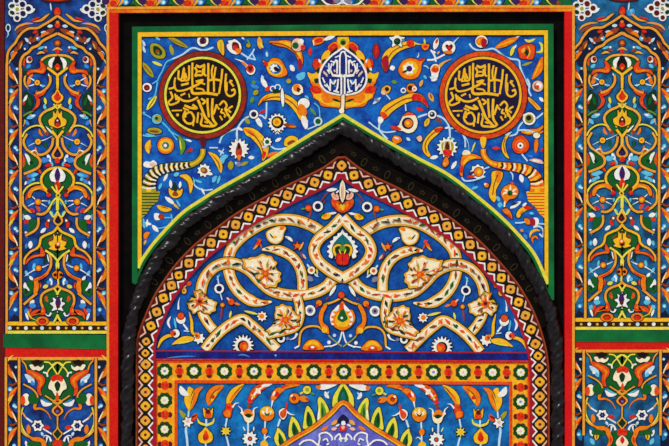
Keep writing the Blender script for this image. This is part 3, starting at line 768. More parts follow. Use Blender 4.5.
SPAN_R = '''
@ 370 20 7.433
plume 2; !f yel 85 300 110 240 160 200 230 172 300 152 340 168 325 196 262 212 205 242 158 290 138 350 125 385 105 378 92 345; s rbr 8 130 290 170 235 230 200 290 182; f crs 86 295 128 262 140 340 125 384 104 376 92 340; f red 272 160 318 150 326 190 285 200
green_flower 3; !k wht 200 150 62 34 5 -90; d dgr 202 160 26; d grn 198 155 12
petal 2; !l crs 46 172 46 288 50; l red 50 190 44 260 16; l wht -5 340 10 380 18; l ora -15 290 0 360 30
eye_flower 2; !f ora 220 340 250 300 300 285 360 295 410 290 385 325 378 380 345 430 285 440 235 420 212 380; f yel 240 345 290 305 340 320 355 370 320 410 265 405; k wht 288 362 46 34 7; d pur 292 362 22; l dgr 240 390 280 375 16; l red 350 300 405 292 16
bud 2; !f ora 385 185 400 170 420 180 440 185 430 215 405 225 385 205; l red 395 200 430 195 20; t lem 14 328 172 360 180 388 182; l lem 410 180 402 140 14; t plc 12 352 280 362 260 360 240
vine 2; s wht 13 452 222 478 262 490 310; s wht 13 425 298 480 292 556 256; l wht 452 232 490 245 20; l tan 500 255 516 232 16
bud 3; !l wht 478 220 502 135 40; l red 490 175 502 140 20
white_bud 3; !e wht 585 205 50 50; f ora 548 235 585 225 612 232 600 252 570 252; f mar 560 195 572 182 588 190 605 180 615 200 590 230; f red 575 200 590 196 598 212 588 222; t plc 14 620 170 640 148 662 128
bud_flower 3; !f wht 448 360 470 330 500 330 520 355 510 395 500 430 460 430 455 395; f ora 455 362 480 335 512 352 505 385 462 388; f red 462 372 475 352 488 362 502 352 506 378 485 392; t tan 26 515 345 550 315 605 290
drop 2; l wht 148 362 185 352 38; u plc 9 395 340 420 345 440 365; l cya 400 410 420 440 20; l plc 445 420 470 446 16; d lbl 245 150 12
@ 370 80 7.433
plume 2; !f yel 78 250 95 205 150 165 225 128 300 100 370 105 415 150 432 205 400 175 345 150 280 165 215 200 160 240 125 280 95 290; f red 320 105 372 108 418 155 430 200 395 170 345 148 310 150; f ver 75 245 110 240 130 272 98 290; s rbr 9 110 235 170 190 250 145 320 130
plume_flower 3; f wht 62 275 95 280 100 300 80 325 62 320; s plc 14 72 318 68 365 95 405 130 440; s plc 11 -10 312 50 360 110 388 190 382
twin_flower 3; !f ora 272 60 285 30 320 28 340 50 335 85 300 95 275 85; d dbr 300 60 20; c wht 9 248 78 16; c wht 9 330 66 14; l tan 370 50 390 0 24
small_flower 2; !f tan 85 70 120 40 155 55 140 95 105 105; d dbr 126 68 16; l pnk 85 80 110 110 26; s plc 9 120 108 150 145; l plc 20 180 80 130 22; l gry 30 140 70 160 22
eye_flower 3; !f crm 225 310 250 262 290 240 330 258 352 300 348 350 320 385 280 395 245 380 200 372 175 358 210 340; f ver 240 270 290 240 335 262 300 262; d nvy 280 322 44; d ora 286 322 31; d yel 282 320 14; l red 150 350 232 366 28; s plc 10 268 230 262 180
petal 2; l red 345 208 395 228 30; l tan 438 95 470 160 34; l rbr 445 100 460 140 12; l lgr 160 10 200 20 28; l wht 455 5 500 -10 24
node_ring 3; !c wht 12 462 256 26; d pur 462 256 16; d plc 458 250 7
vine 2; s plc 14 355 278 395 262 436 252; s plc 14 488 262 540 282 575 320 592 372 594 450; s plc 12 590 362 630 358 675 385 705 440 708 500
bud 2; !l yel 408 345 438 285 36; l olv 415 330 430 295 12; e rbr 512 300 22 14 30
plume 2; !f yel 545 352 500 352 455 385 415 430 392 480 395 530 430 570 452 562 430 520 432 480 460 440 510 395; f red 480 365 545 350 520 385 490 392; s rbr 8 490 380 440 425 410 480 418 540; l wht 555 360 590 350 16
half_flower 2; !f ora 165 435 185 412 225 425 235 455 190 475 170 460; l wht 180 425 215 440 14; l plc 270 430 300 450 22; !f pnk 345 430 375 412 388 440 370 460
@ 430 130 7.433
spiky_flower 3; !k wht 128 128 80 58 13; f olv 95 90 165 90 175 140 150 170 105 170 85 135; s crm 8 108 80 100 150; s crm 8 150 80 155 150; f mar 128 85 145 130 128 150 112 130; f red 95 155 128 145 162 155 150 195 110 195; !f ora 112 205 130 205 138 250 110 275 92 250; d tan 108 252 10; s plc 13 146 -20 148 60
drop 2; l wht 0 210 60 196 28; l wht 160 290 196 232 28; t plc 12 190 0 250 40 282 90 290 148; l cya 150 60 185 70 16; u lem 12 310 165 325 120 338 90
crescent 2; !f ora 235 300 228 240 245 185 290 175 345 185 385 210 330 215 280 235 250 275 240 345 220 320; f yel 245 240 290 195 350 205 290 220 255 260; f red 225 270 245 268 240 320 224 310; f crm 240 180 255 150 290 155 300 178 262 185
blossom 3; !k wht 355 312 58 46 8; !d ora 360 312 32; d yel 364 310 16; l red 275 352 335 340 22; l pur 290 330 325 310 22; s plc 11 235 352 262 378 330 372 410 345; s plc 10 400 290 440 275
@ 470 20 7.433
bud_flower 3; !e wht 85 160 46 46; f ora 45 150 75 125 110 135 105 180 70 190 48 175; f crs 90 140 125 150 115 200 85 195; l yel 60 175 75 140 12
leaf 2; !l ora 185 208 358 130 48; s yel 8 210 192 325 150; !l lem 302 268 325 195 28; l wht 325 215 345 185 14
red_flower 2; !f ver 355 215 385 190 430 180 478 190 480 250 460 292 410 290 370 280 362 245; f dgr 415 215 440 240 435 270 415 262 405 240; f tan 380 225 405 205 410 230 390 245; s yel 9 430 195 445 235 425 285
small_leaf 2; u lem 20 405 145 440 158 485 140; u lem 22 490 240 532 232 535 190 512 165; u olv 18 385 338 420 328 462 312; l plc 340 130 370 118 12
leaf 2; !l ora 462 440 538 275 52 .08; s yel 8 475 420 525 310
vine 1; s plc 13 -5 175 20 208 62 226 120 222 180 215 250 268 300 288 362 300 372 350 400 420 425 470 445 500
@ 470 80 7.433
ring_flower 3; !c pnk 15 503 46 34; d wht 510 42 24; d ver 500 52 15
leaf 2; !f tan 428 128 450 135 500 180 528 215 500 222 470 190 440 160; l ora 450 145 505 205 14; l wht 515 130 548 160 24
vine 1; s plc 13 425 -10 442 30 438 80 455 120; s plc 12 405 300 365 345 345 400 280 420 250 446; s plc 12 485 292 520 265 552 240
ring_flower 3; !c wht 15 440 288 40; d olv 440 285 31; d dbr 436 282 20; l wht 390 265 425 255 18
leaf 2; !f ora 378 385 440 365 500 362 545 335 535 365 490 395 430 405; f yel 400 385 470 380 440 398; s plc 11 350 375 420 372 480 390; !e crm 495 412 26 22; l ora 505 400 545 380 14
@ 470 130 7.433
crescent 2; !f yel 300 25 265 45 240 95 238 150 262 195 292 212 272 170 262 120 268 75; s rbr 8 262 60 250 110 262 170; l plc 260 40 310 15 14
eye_flower 3; !f ver 345 50 385 40 425 75 440 120 420 160 380 175 335 165 312 120 325 75; d ora 374 115 42; d red 374 115 32; d wht 374 115 23; d pur 374 116 9; s plc 12 385 178 405 205 428 232
leaf 2; !l ora 495 55 488 170 32; l red 525 155 552 142 22; l red 165 135 225 138 24; l lbl 430 190 470 200 20; f pnk 440 225 480 212 530 225 545 250 500 245; l wht 465 225 520 232 14
drop 2; l wht 375 330 390 390 34; l plc 255 295 320 300 18; u plc 10 290 300 315 330 318 375; l cya 10 440 60 420 20
@ 470 180 7.433
crescent 2; !f yel 165 -60 235 -62 240 -20 215 30 192 80 195 130 180 165 150 135 140 90 160 20; f ora 190 -60 235 -60 225 0 200 20; s rbr 8 205 -40 180 30 168 110; !d ora 122 38 18; d wht 112 30 9
fan_flower 3; !f ora 230 105 240 65 270 40 310 30 350 55 358 100 330 135 290 145 262 180 250 150; u crm 15 240 110 260 95 285 100; u crm 15 252 70 275 80 290 92; u crm 15 300 40 300 65 296 88; u crm 15 345 65 325 78 308 92; u crm 15 350 105 330 102 310 102; d grn 296 96 20; d dgr 292 104 9; l ver 300 20 325 30 20; s crm 12 258 160 255 200
half_bloom 2; !f ora 240 225 275 212 305 245 312 290 285 270; f red 270 250 300 262 306 288 285 272
drop 2; l wht 298 210 378 160 32; l cya 205 180 240 190 40; l cya 440 245 475 250 22; l dgr 300 190 360 165 14; l cya 200 120 220 160 26
plume 2; !f yel 345 270 355 230 395 198 440 195 462 212 420 225 385 250 365 280; f red 395 200 440 194 460 212 420 222; l wht 390 195 420 170 20; f ora 365 250 400 222 380 255
bud_flower 3; f wht 470 285 500 282 512 308 498 345 470 340; !f ora 405 285 440 292 450 325 420 330 405 310; f crs 445 285 480 292 482 335 452 335; s plc 11 335 318 375 318 408 312; s plc 10 510 325 560 328
vine 2; s plc 13 470 352 515 345 545 375 540 420 515 400; u yel 20 445 430 455 390 490 372 520 378; !u ora 18 470 470 462 435 488 420 505 440; l ora 375 365 395 385 22; l lbl 400 400 425 440 24
'''
NICHE_SIDE = '''
@ 290 378 6.559
side_leaf 3; l tan 272 308 312 278 24; l ora 205 345 250 320 22; l pnk 270 340 308 330 22; l vio 240 345 270 330 18; l wht 300 318 325 305 12; l vio 395 410 440 460 50
'''
# ---------------------------------------------------------------- curves of the arch, in pixels
def smooth(p, n=10):
    return catmull(p, False, n)
EDGE_L = [(138, 268), (143.6, 257.5), (157, 239.5), (181.8, 213.6), (203.3, 198.8), (218, 189.6), (261.8, 164.8), (298, 142.3), (343, 115)]
EDGE_R = [(343, 115), (382, 138.5), (420, 159.5), (447, 174), (473.8, 194), (500.7, 216.8), (523, 240), (535.6, 256.5), (548, 284)]
BAND_L = [(145.3, 462), (145.3, 406), (145.5, 364), (146, 341.5), (150.8, 326), (156.6, 312), (163.3, 298), (171.4, 285.5), (178.6, 275.3), (188.8, 263.2), (199.9, 252.2), (211.1, 242.8), (223.2, 234.2), (235.6, 224.7), (248.3, 216.7), (261.4, 209.4), (274.7, 202), (287.5, 195.2), (300.6, 188.8), (314.6, 182.2), (328, 175.2), (341.7, 165.5)]
BAND_R = [(341.7, 165.5), (354, 175.2), (368.4, 183.6), (381.8, 190.2), (395.3, 196.6), (408, 203.6), (422, 211), (434.3, 218.2), (446.9, 226.2), (458.5, 235.2), (470.3, 244.6), (482.1, 256), (492, 266.9), (501.5, 277.7), (510.7, 289.4), (518.7, 302.2), (525.6, 315.5), (531.2, 329.5), (535.6, 344), (538.2, 356), (539.5, 367.8), (540, 382), (540, 396.5), (540, 410.8), (540, 424.5), (540, 438.8), (540, 453)]
DIAM_LOW_L = [(145.2, 353.2), (145.6, 364.5), (145.3, 378), (145.4, 392.2), (145.3, 406.2), (145.2, 420.8), (145.2, 435), (145.2, 449.5)]

Y_WALL, Y_SIDE, Y_SPAN, Y_BLACK = 0.047, -0.006, 0.0, 0.012
Y_BAND, Y_TYMP, Y_BORD, Y_FIELD = 0.016, 0.022, 0.018, 0.024

# the wall behind everything
wb = bpy.data.meshes.new('wall_back')
W0, W1, WZ0, WZ1, WY = -2.2, 2.2, 0.0, 4.1, 0.40
vv = [(x, y, z) for y in (Y_WALL, WY) for z in (WZ0, WZ1) for x in (W0, W1)]
wb.from_pydata(vv, [], [(0, 1, 3, 2), (5, 4, 6, 7), (1, 5, 7, 3), (4, 0, 2, 6), (2, 3, 7, 6), (4, 5, 1, 0)])
wb.materials.append(MATS['g_wall'])
wall = bpy.data.objects.new('wall_back', wb)
COL.objects.link(wall)
wall['kind'] = 'structure'; wall['label'] = 'dark masonry wall carrying the painted portal'

# ---------------------------------------------------------------- red portal frame
fr = thing('portal_frame', 'red painted frame with yellow edge lines around the black arch surround', 'frame', 340, 446, Y_SIDE)
slab('jamb', fr, 'g_red', [(109.3, 12), (118.6, 12.5), (118.2, 462), (108.8, 462)], -0.014, 0.059)
slab('jamb', fr, 'g_crimson', [(564.3, 10.5), (572, 11), (572, 462), (564.6, 462)], -0.014, 0.059)
slab('head_rail', fr, 'g_orange', [(109, 9.6), (340, 7.5), (572, 8), (572, 11.6), (340, 12), (109, 13)], -0.0142, 0.059)
slab('cross_rail', fr, 'g_red', [(-14, 347), (109, 349), (109, 358.5), (-14, 356.5)], -0.004, 0.049)
slab('cross_rail', fr, 'g_red', [(572, 341.5), (684, 342), (684, 351.5), (572, 350.5)], -0.004, 0.049)
slab('outer_rail', fr, 'mar', [(-14, -12), (5.2, -12), (5.2, 462), (-14, 462)], -0.006, 0.051)
for p, w in (([(108.2, 462), (108.2, 8.4), (340, 6.4), (573.2, 6.8), (573.2, 462)], 2.6),):
    b = B(-0.015); b.h = 0.002
    b.stroke('ryl', w, p); b.build('edge_line', fr)

# ---------------------------------------------------------------- frieze along the top edge
fz = thing('frieze', 'narrow painted frieze of orange, green and blue blossoms above the red head rail', 'frieze', 340, 7, Y_SIDE)
slab('painted_field', fz, 'g_green', rect(110, -12, 571.5, 9), Y_SIDE, 0.051)
k = 0
for i in range(13):
    x = 125.5 + i * 37.3
    if x > 560: break
    draw('''
@ %f 0 1
blossom 2; !d ora -13.5 -1 8.5; d pur -20 1 4; d red -12 3.5 3.4; d ora -10 -3 4
blue_bud 2; !d g_spandrel 0 0 5.6; d cya .5 2.4 2.6; d wht .8 2.6 1.3
vine 3; !t lem 2 9 -3 13 3 18 6.5; u tan 2.4 -7 6.5 -3 1 -3 -6
leaf 2; l dgr 3 6.5 10 5 3; l pur 14 -4 21 3 7; l rbr 21 1 24 6 4
''' % x, fz, Y_SIDE)
cxs = 342.5
draw('''
@ 342.5 0 1
scroll 3; !s wht 1.8 -22 -2 -16 4 -8 5.5 -2 3 0 -1 2 3 8 5.5 16 4 22 -2; d plc 0 2 2.2; d gry 6 1 2.6; d gry -6 1 2.6
''', fz, Y_SIDE - 0.002)

# ---------------------------------------------------------------- four side panels
def post_left(x, y):
    return (x, y)
def post_left_low(x, y):
    return (x, y)
def post_right(x, y):
    return (679.6 - x, 34 + (y - 34) * 0.987 if y > 34 else y - 0.6)
def post_right_low(x, y):
    return (679.6 - x, 350 + (y - 357.5) * 0.955)
def mirrored(post, ax):
    return lambda x, y: post(2 * ax - x, y)
AX = 57.7
random.seed(4)

def border_strip(parent, post, cmap, ya, yb, x0, x1):
    """leaves, buds and stems climbing the narrow strip between the two upright lines"""
    y = ya
    xm = (x0 + x1) / 2
    k = 0
    while y + 38 < yb + 8:
        t = '''
@ %f %f 1
strip_leaf 2; !l ora -4.5 -8 3.5 7 4.2 .15; l rbr -3.5 -6 2 4 1.5
strip_leaf 2; !l ora 4.5 15 -3.5 31 3.8 .12; l red 3.5 18 -1 26 1.8; l yel 0 23 -3 30 1.6; !u rbr 2 5 10 0 13 -4 12
strip_bud 2; f g_left -5 5 -2 9 1 14 -1 20 -5 22; d cya -2.6 17 2.2; d wht -2.4 17.6 1.1; d plc 3.3 -5 1.3
strip_bud 2; f g_left 5 32 2 28 0 33 1 38 4.5 40; d cya 1.5 33.5 2; d wht 1.4 34 1
strip_stem 3; u crm 1.3 -1 -1 2 5 5 13; u tan 1.4 -5 34 -2 27 1 22; u lem 1.2 -5 -10 -3 -14 1 -17
''' % (xm, y)
        draw(t, parent, Y_SIDE, post, cmap)
        y += 40 + (k % 2)
        k += 1

def side_panel(name, label, right):
    post = post_right if right else post_left
    cm = {'g_left': 'g_right', 'g_span': 'g_right', 'nvy': 'mar', 'lbl': 'cya'} if right else {}
    px, py = post(AX, 334)
    t = thing('tile_panel', label, 'tile panel', px, py, Y_SIDE, 'painted panels beside the black surround')
    slab('painted_field', t, 'g_right' if right else 'g_left', [post(*q) for q in rect(4.5, -12, 108, 334)], Y_SIDE, 0.051)
    b = B(Y_SIDE, post); b.h = 0.0008
    b.fill('dnv', rect(7, 66, 20.5, 324)); b.fill('dnv', [(2 * AX - x, y) for x, y in rect(7, 66, 20.5, 324)])
    b.build('strip_ground', t)
    b = B(Y_SIDE, post); b.h = 0.0011
    for s_ in (0, 1):
        for i in range(7):
            x, y = 13.8, 82 + i * 40 - 20
            q = [(9, y), (13.5, y - 8), (18.8, y - 14), (18.8, y + 2), (14, y + 12), (9, y + 20)]
            if y + 20 > 322: continue
            b.fill(cm.get('g_left', 'g_left'), q if not s_ else [(2 * AX - a, c) for a, c in q])
    b.build('strip_patches', t)
    rd = random.Random(11)
    for i in range(40):
        y = 62 + i * 6.4
        if y > 316: break
        x = [25, 47, 33, 28, 50, 39][i % 6] + rd.uniform(-2.5, 2.5)
        an = rd.uniform(-.6, .6) + pi / 2
        L = rd.uniform(3, 4.5)
        cc = ['ora', 'cya', 'rbr', 'grn', 'lbl', 'tan', 'dgr', 'ver'][rd.randrange(8)]
        line = '@ 0 0 1\nsmall_leaf 1; !l %s %f %f %f %f %f %f' % (cc, x - L * cos(an), y - L * sin(an), x + L * cos(an), y + L * sin(an), rd.uniform(2.6, 4), rd.uniform(-.2, .2))
        draw(line, t, Y_SIDE, post, cm, ax=AX)
        draw(line, t, Y_SIDE, mirrored(post, AX), cm, ax=AX)
    half = '\n'.join(l for l in SIDE_UP.strip().split('\n'))
    full = []; side = []
    for l in half.split('\n'):
        if l.startswith('@'):
            full.append(l); side.append(l); continue
        ops = [q.split() for q in l.split(';')[1:] if q.strip()]
        centre = any(o[0].strip('!') in 'mny' for o in ops) or l.split()[0] in CENTRE
        (full if centre else side).append(l)
    draw('\n'.join(full), t, Y_SIDE, post, cm, ax=AX)
    draw('\n'.join(side), t, Y_SIDE, post, cm, ax=AX)
    draw('\n'.join(side), t, Y_SIDE, mirrored(post, AX), cm, ax=AX)
    for q in (post, mirrored(post, AX)):
        border_strip(t, q, cm, 74, 322, 7.5, 20.5)
    draw('''
@ 0 0 1
top_blossom 3; !e red 57.5 12 3.3 4.6; d ver 57.3 13 1.8
top_blossom 3; !e mar 56 -1 15 3.4; e red 56 -2 12 3; l plc 50.5 3 51.5 11 1.6
''', t, Y_SIDE, post, cm)
    if right:
        draw('@ 0 0 1\nglint 3; d lbl 49 12.5 4.4; d cya 48.5 11.5 1.8; l grn 46 8 52 9.5 2', t, Y_SIDE, post, {})
    # row of dots closing the foot of the panel
    b = B(Y_SIDE - 0.002, post); b.h = 0.001
    b.fill('yel', rect(6.5, 321.6, 108.8, 325.6)); b.fill('dbr', rect(6.5, 325.4, 108.8, 330.6)); b.fill('lem', rect(6.5, 330.6, 108.8, 333.6))
    b.step()
    for x in (6.9, 108.2):
        b.fill('ryl', rect(x - 1.2, 320, x + 1.2, 333.6))
    b.build('foot_band', t)
    i = 0
    x = 10.0
    while x < 107.5:
        w = i % 2 == 0
        b = B(Y_SIDE - 0.003, post); b.h = 0.0012
        b.op('d', [('wht' if i % 4 else 'plc') if w else 'tan', x, 328, 1.9 if w else 1.35], (0, 0, 1), 0)
        b.build('dot', t)
        x += 8.05; i += 1
    return t
CENTRE = {'heart_flower', 'apex_bloom', 'bud', 'lily', 'crown_flower', 'sepal', 'teardrop', 'club', 'palmette'}
side_panel('l', 'tall painted panel with deep blue ground, left of the black surround, above the green strip', False)
side_panel('r', 'tall painted panel with teal blue ground, right of the black surround, above the green strip', True)

def side_low(label, right):
    post = post_right_low if right else post_left_low
    cm = {'g_left': 'g_right', 'lbl': 'cya'} if right else {}
    px, py = post(AX, 462)
    t = thing('tile_panel', label, 'tile panel', px, py, Y_SIDE, 'painted panels beside the black surround')
    slab('painted_field', t, 'g_right' if right else 'g_left', [post(*q) for q in rect(4.5, 357, 108.2, 478)], Y_SIDE, 0.051)
    b = B(Y_SIDE, post); b.h = 0.0008
    for q in (rect(6, 358, 19.5, 478), [(2 * AX - x, y) for x, y in rect(6, 358, 19.5, 478)]):
        b.fill('dnv', q)
    b.build('strip_ground', t)
    b = B(Y_SIDE - 0.002, post); b.h = 0.0015
    b.fill('ryl', rect(5, 357, 108.6, 360)); b.build('top_line', t)
    full = []; side = []
    for l in SIDE_LOW.strip().split('\n'):
        if l.startswith('@'):
            full.append(l); side.append(l); continue
        ops = [q.split() for q in l.split(';')[1:] if q.strip()]
        centre = any(o[0].strip('!') in 'mny' for o in ops) or l.split()[0] in CENTRE
        (full if centre else side).append(l)
    draw('\n'.join(full), t, Y_SIDE, post, cm, ax=AX)
    draw('\n'.join(side), t, Y_SIDE, post, cm, ax=AX)
    draw('\n'.join(side), t, Y_SIDE, mirrored(post, AX), cm, ax=AX)
    for q in (post, mirrored(post, AX)):
        border_strip(t, q, cm, 372, 482, 6.2, 19.4)
    return t
side_low('painted panel with deep blue ground and star flowers, below the left green strip', False)
side_low('painted panel with teal ground and star flowers, below the right green strip', True)

# ---------------------------------------------------------------- green strips
def strip(label, pts):
    x = sum(p[0] for p in pts) / 4
    o = slab('green_strip', None, 'g_green', pts, -0.008, 0.053)
    o['label'] = label; o['category'] = 'strip'; o['group'] = 'green strips between the side panels'
strip('plain green strip between the two left side panels', [(3.5, 334), (111, 334.8), (111, 349.2), (3.5, 347.4)])
strip('plain green strip between the two right side panels', [(571.5, 330.2), (684, 330.4), (684, 342.2), (571.5, 341.6)])

# ---------------------------------------------------------------- spandrel panel with medallions
sp = thing('spandrel_panel', 'blue flowered panel over the black arch with two round inscriptions', 'spandrel panel', 343, 27, Y_SPAN)
eL, eR = smooth(EDGE_L), smooth(EDGE_R)
slab('painted_field', sp, 'g_spandrel', [(138.5, 33), (546.5, 31.5), (547.5, 284)] + eR[::-1][1:] + eL[::-1][1:], Y_SPAN, 0.0275)
def edging(name, col, w, d, y, h, corners):
    b = B(y); b.h = h
    b.stroke(col, w, corners)
    b.build(name, sp)
b = B(Y_SPAN); b.h = 0.006
b.stroke('g_green', 5.6, [(134.9, 283), (134.9, 29.5), (340, 27.3), (550.6, 26.7), (551.2, 300)])
b.build('green_edging', sp)
b = B(Y_SPAN); b.h = 0.0052
b.stroke('yel', 4.6, [(139.4, 268), (139.4, 34.5), (340, 33.2), (546.3, 32.6), (546.9, 284)])
b.build('yellow_edging', sp)
b = B(Y_SPAN); b.h = 0.0035
b.stroke('ink', 1.2, [(142, 262), (142, 37.3), (340, 36.4), (543.6, 35.8), (544, 270)])
b.build('inner_line', sp)
b = B(Y_SPAN); b.h = 0.0058
full_edge = eL + eR[1:]
b.stroke('lem', 3.4, full_edge)
b.build('arch_edging', sp, 'yellow line along the arch')
b = B(Y_SPAN); b.h = 0.0065
g_edge = [(134.6, 284)] + offset(full_edge, 2.9)[3:-3] + [(551.3, 301)]
b.stroke('g_green', 2.7, g_edge)
b.build('arch_edging', sp, 'green line along the arch')

for right in (False, True):
    post = (lambda x, y: (2 * 343.1 - x, y)) if right else ident
    cm = {'olv': 'ora', 'lgr': 'yel', 'cya': 'plc', 'rbr': 'red', 'lem': 'yel', 'mar': 'mar'} if right else {}
    draw(SPAN_R if right else SPAN, sp, Y_SPAN)
    draw(TEAR, sp, Y_SPAN, post, cm if False else {})
    # horn with striped body
    hz = bpy.data.objects.new('horn', None); COL.objects.link(hz)
    hz.parent = sp
    hz.location = (((2 * 343.1 - 160 if right else 160) - 334.5) * S - sp.location.x, 0, BASE + (446 - 170) * S - sp.location.z)
    bpy.context.view_layer.update()
    def hb(name, b):
        b.build(name, hz)
    body = smooth([(203, 149), (202.5, 154.5), (199, 160), (193, 163.8), (182, 166), (169, 167.6), (158.5, 170.6), (151.5, 177), (149, 185), (149, 192)], 8)
    wid = lambda t: 5.2 if t < .3 else 5.2 + (t - .3) / .7 * 9.5
    bc = 'ora' if right else 'olv'
    b = B(Y_SPAN, post); b.h = 0.0042
    b.stroke('ink', 1.5, body, prof=lambda t: (wid(t) + 1.6) / 1.5); b.step()
    b.stroke(bc, 1.0, body, prof=wid); b.step()
    b.stroke('yel', 1.0, body, prof=lambda t: wid(t) * 0.35)
    hb('horn_body', b)
    r = resample(body, 2.5)
    nn = normals(r, False)
    b = B(Y_SPAN, post); b.h = 0.0052
    cols = ['wht', 'ink', 'wht', 'ink'] if not right else ['wht', 'ver', 'yel', 'ink']
    for i in range(9, len(r) - 1):
        t = i / (len(r) - 1)
        w = wid(t) / 2 * 0.96
        a = (r[i][0] + nn[i][0] * w, r[i][1] + nn[i][1] * w); c = (r[i][0] - nn[i][0] * w, r[i][1] - nn[i][1] * w)
        mid = (r[i][0] + (r[i + 1][0] - r[i][0]) * 0.5, r[i][1] + (r[i + 1][1] - r[i][1]) * 0.5)
        b.stroke(cols[i % 4], 1.9 if cols[i % 4] == 'ink' else 1.4, catmull([a, mid, c], False, 4))
    hb('horn_stripe', b)
    foot = [(140.8, 190), (160, 191.5), (158, 201), (151, 207), (146.5, 214), (140.8, 219)]
    b = B(Y_SPAN, post); b.h = 0.004
    b.fill('olv' if not right else 'yel', foot); b.step()
    for i in range(8):
        y = 193.5 + i * 3
        x1 = 159 - max(0, (y - 199)) * 0.85
        if x1 > 143: b.stroke('dgr' if not right else 'red', 1.0, [(141.2, y), (x1, y)])
    hb('horn_foot', b)
    b = B(Y_SPAN, post); b.h = 0.0056
    b.op('f', ['mar' if not right else 'yel', 200, 138, 206, 138, 204.5, 147, 201.5, 147], (0, 0, 1), 0)
    hb('horn_tip', b)

def holder(name, parent, px, py, label=None):
    o = bpy.data.objects.new(name, None); COL.objects.link(o)
    o.parent = parent
    o.location = ((px - 334.5) * S - parent.location.x, 0, BASE + (446 - py) * S - parent.location.z)
    if label: o['label'] = label
    bpy.context.view_layer.update()
    return o
def sub(b, name, par, label=None):
    return b.build(name, par, label)
def draw_sub(text, par, y0, post=ident, cmap=None, ax=343.0):
    T = (0.0, 0.0, 1.0)
    for ln in text.strip().split('\n'):
        if ln[0] == '@':
            T = tuple(float(q) for q in ln[1:].split()); continue
        bits = [q.split() for q in ln.split(';')]
        b = B(y0, post, cmap); b.h = 0.0006 + float(bits[0][1]) * 0.0009
        for q in bits[1:]:
            if q: b.op(q[0], q[1:], T, ax)
        sub(b, bits[0][0], par)

def circle(cx, cy, r, n=48):
    return [(cx + r * cos(2 * pi * i / n), cy + r * sin(2 * pi * i / n)) for i in range(n)]

for right in (False, True):
    cx, cy = (483.2, 95.2) if right else (202.7, 95.2)
    md = holder('medallion', sp, cx, cy, 'round medallion with orange red rim' if right else 'round medallion with dark red rim')
    b = B(Y_SPAN); b.h = 0.005; b.fill('ink', circle(cx, cy, 44.6)); b.step()
    b.fill('g_rim2' if right else 'g_rim', circle(cx, cy, 43.8)); b.step()
    b.fill('dgr' if not right else 'mar', circle(cx, cy, 39.4)); sub(b, 'rim', md)
    b = B(Y_SPAN); b.h = 0.0066; b.fill('g_ink2' if right else 'g_ink', circle(cx, cy, 37.4)); sub(b, 'field', md)
    b = B(Y_SPAN); b.h = 0.0078; b.stroke('lem' if not right else 'yel', 2.3, circle(cx, cy, 37.3), True); sub(b, 'ring', md)
    dx = 280.5 if right else 0
    draw_sub(ROUND, md, Y_SPAN - 0.004, (lambda x, y: (x + 280.5, y + 0.4)) if right else ident)

td = holder('teardrop_medallion', sp, 343, 72, 'white teardrop medallion with white lettering on navy')
drop = catmull([(343, 47.6), (337.5, 51.5), (331, 56.2), (324.5, 63.5), (320.3, 72), (319.6, 80.5), (322.5, 87.5), (329, 92.6), (343, 95.4)], False, 6)
drop = drop + [(2 * 343 - x, y) for x, y in drop[::-1]][1:-1]
b = B(Y_SPAN); b.h = 0.0045; b.fill('tdb', drop); sub(b, 'field', td)
b = B(Y_SPAN); b.h = 0.0062; b.stroke('wht', 1.9, drop, True); sub(b, 'border', td)
draw_sub(TEAR_INSCR, td, Y_SPAN - 0.002, ax=343.0)
b = B(Y_SPAN); b.h = 0.007
b.op('!s', ['crm', 3.2, 343, 95, 342.8, 104, 342.2, 111], (0, 0, 1), 0); b.op('d', ['crm', 341.6, 111, 2.6], (0, 0, 1), 0)
sub(b, 'stalk', td)

# ---------------------------------------------------------------- black arch moulding
am = thing('arch_roll', 'glossy black moulding with a twisted roll, curving over the half-dome panel', 'moulding', 343, 446, Y_BLACK)
o = slab('surround_board', None, 'g_black', [(118.7, 12.6), (564.2, 11.8), (564.2, 462), (118.7, 462)], 0.028, 0.0185)
o['label'] = 'flat black board between the red frame and the green edging, behind the arch'; o['category'] = 'surround'
dl = [p for p in BAND_L]; dr = [p for p in BAND_R]
bandc = smooth(dl, 5) + smooth(dr, 5)[1:]
def rope_path():
    L = offset(smooth(EDGE_L, 6), 10.3)
    Rr = offset(smooth(EDGE_R, 6), 10.3)
    L = [p for p in L if 176 < p[0] < 337]
    Rr = [p for p in Rr if 350 < p[0] < 512]
    low_l = [(126.8, 462), (126.9, 400), (127.6, 362), (129.6, 334), (134.5, 308), (141.5, 289), (150.5, 270), (161, 253), (171, 240.5)]
    low_r = [(521.5, 255.5), (531, 271), (540.5, 289), (548.5, 308), (554, 330), (557, 355), (558, 390), (558, 462)]
    return smooth(low_l + L[::3] + [(343.2, 127.6)], 5)[:-1], smooth([(343.2, 127.6)] + Rr[::3] + low_r, 5)
rpL, rpR = rope_path()
rope = resample(rpL + rpR, 1.2)
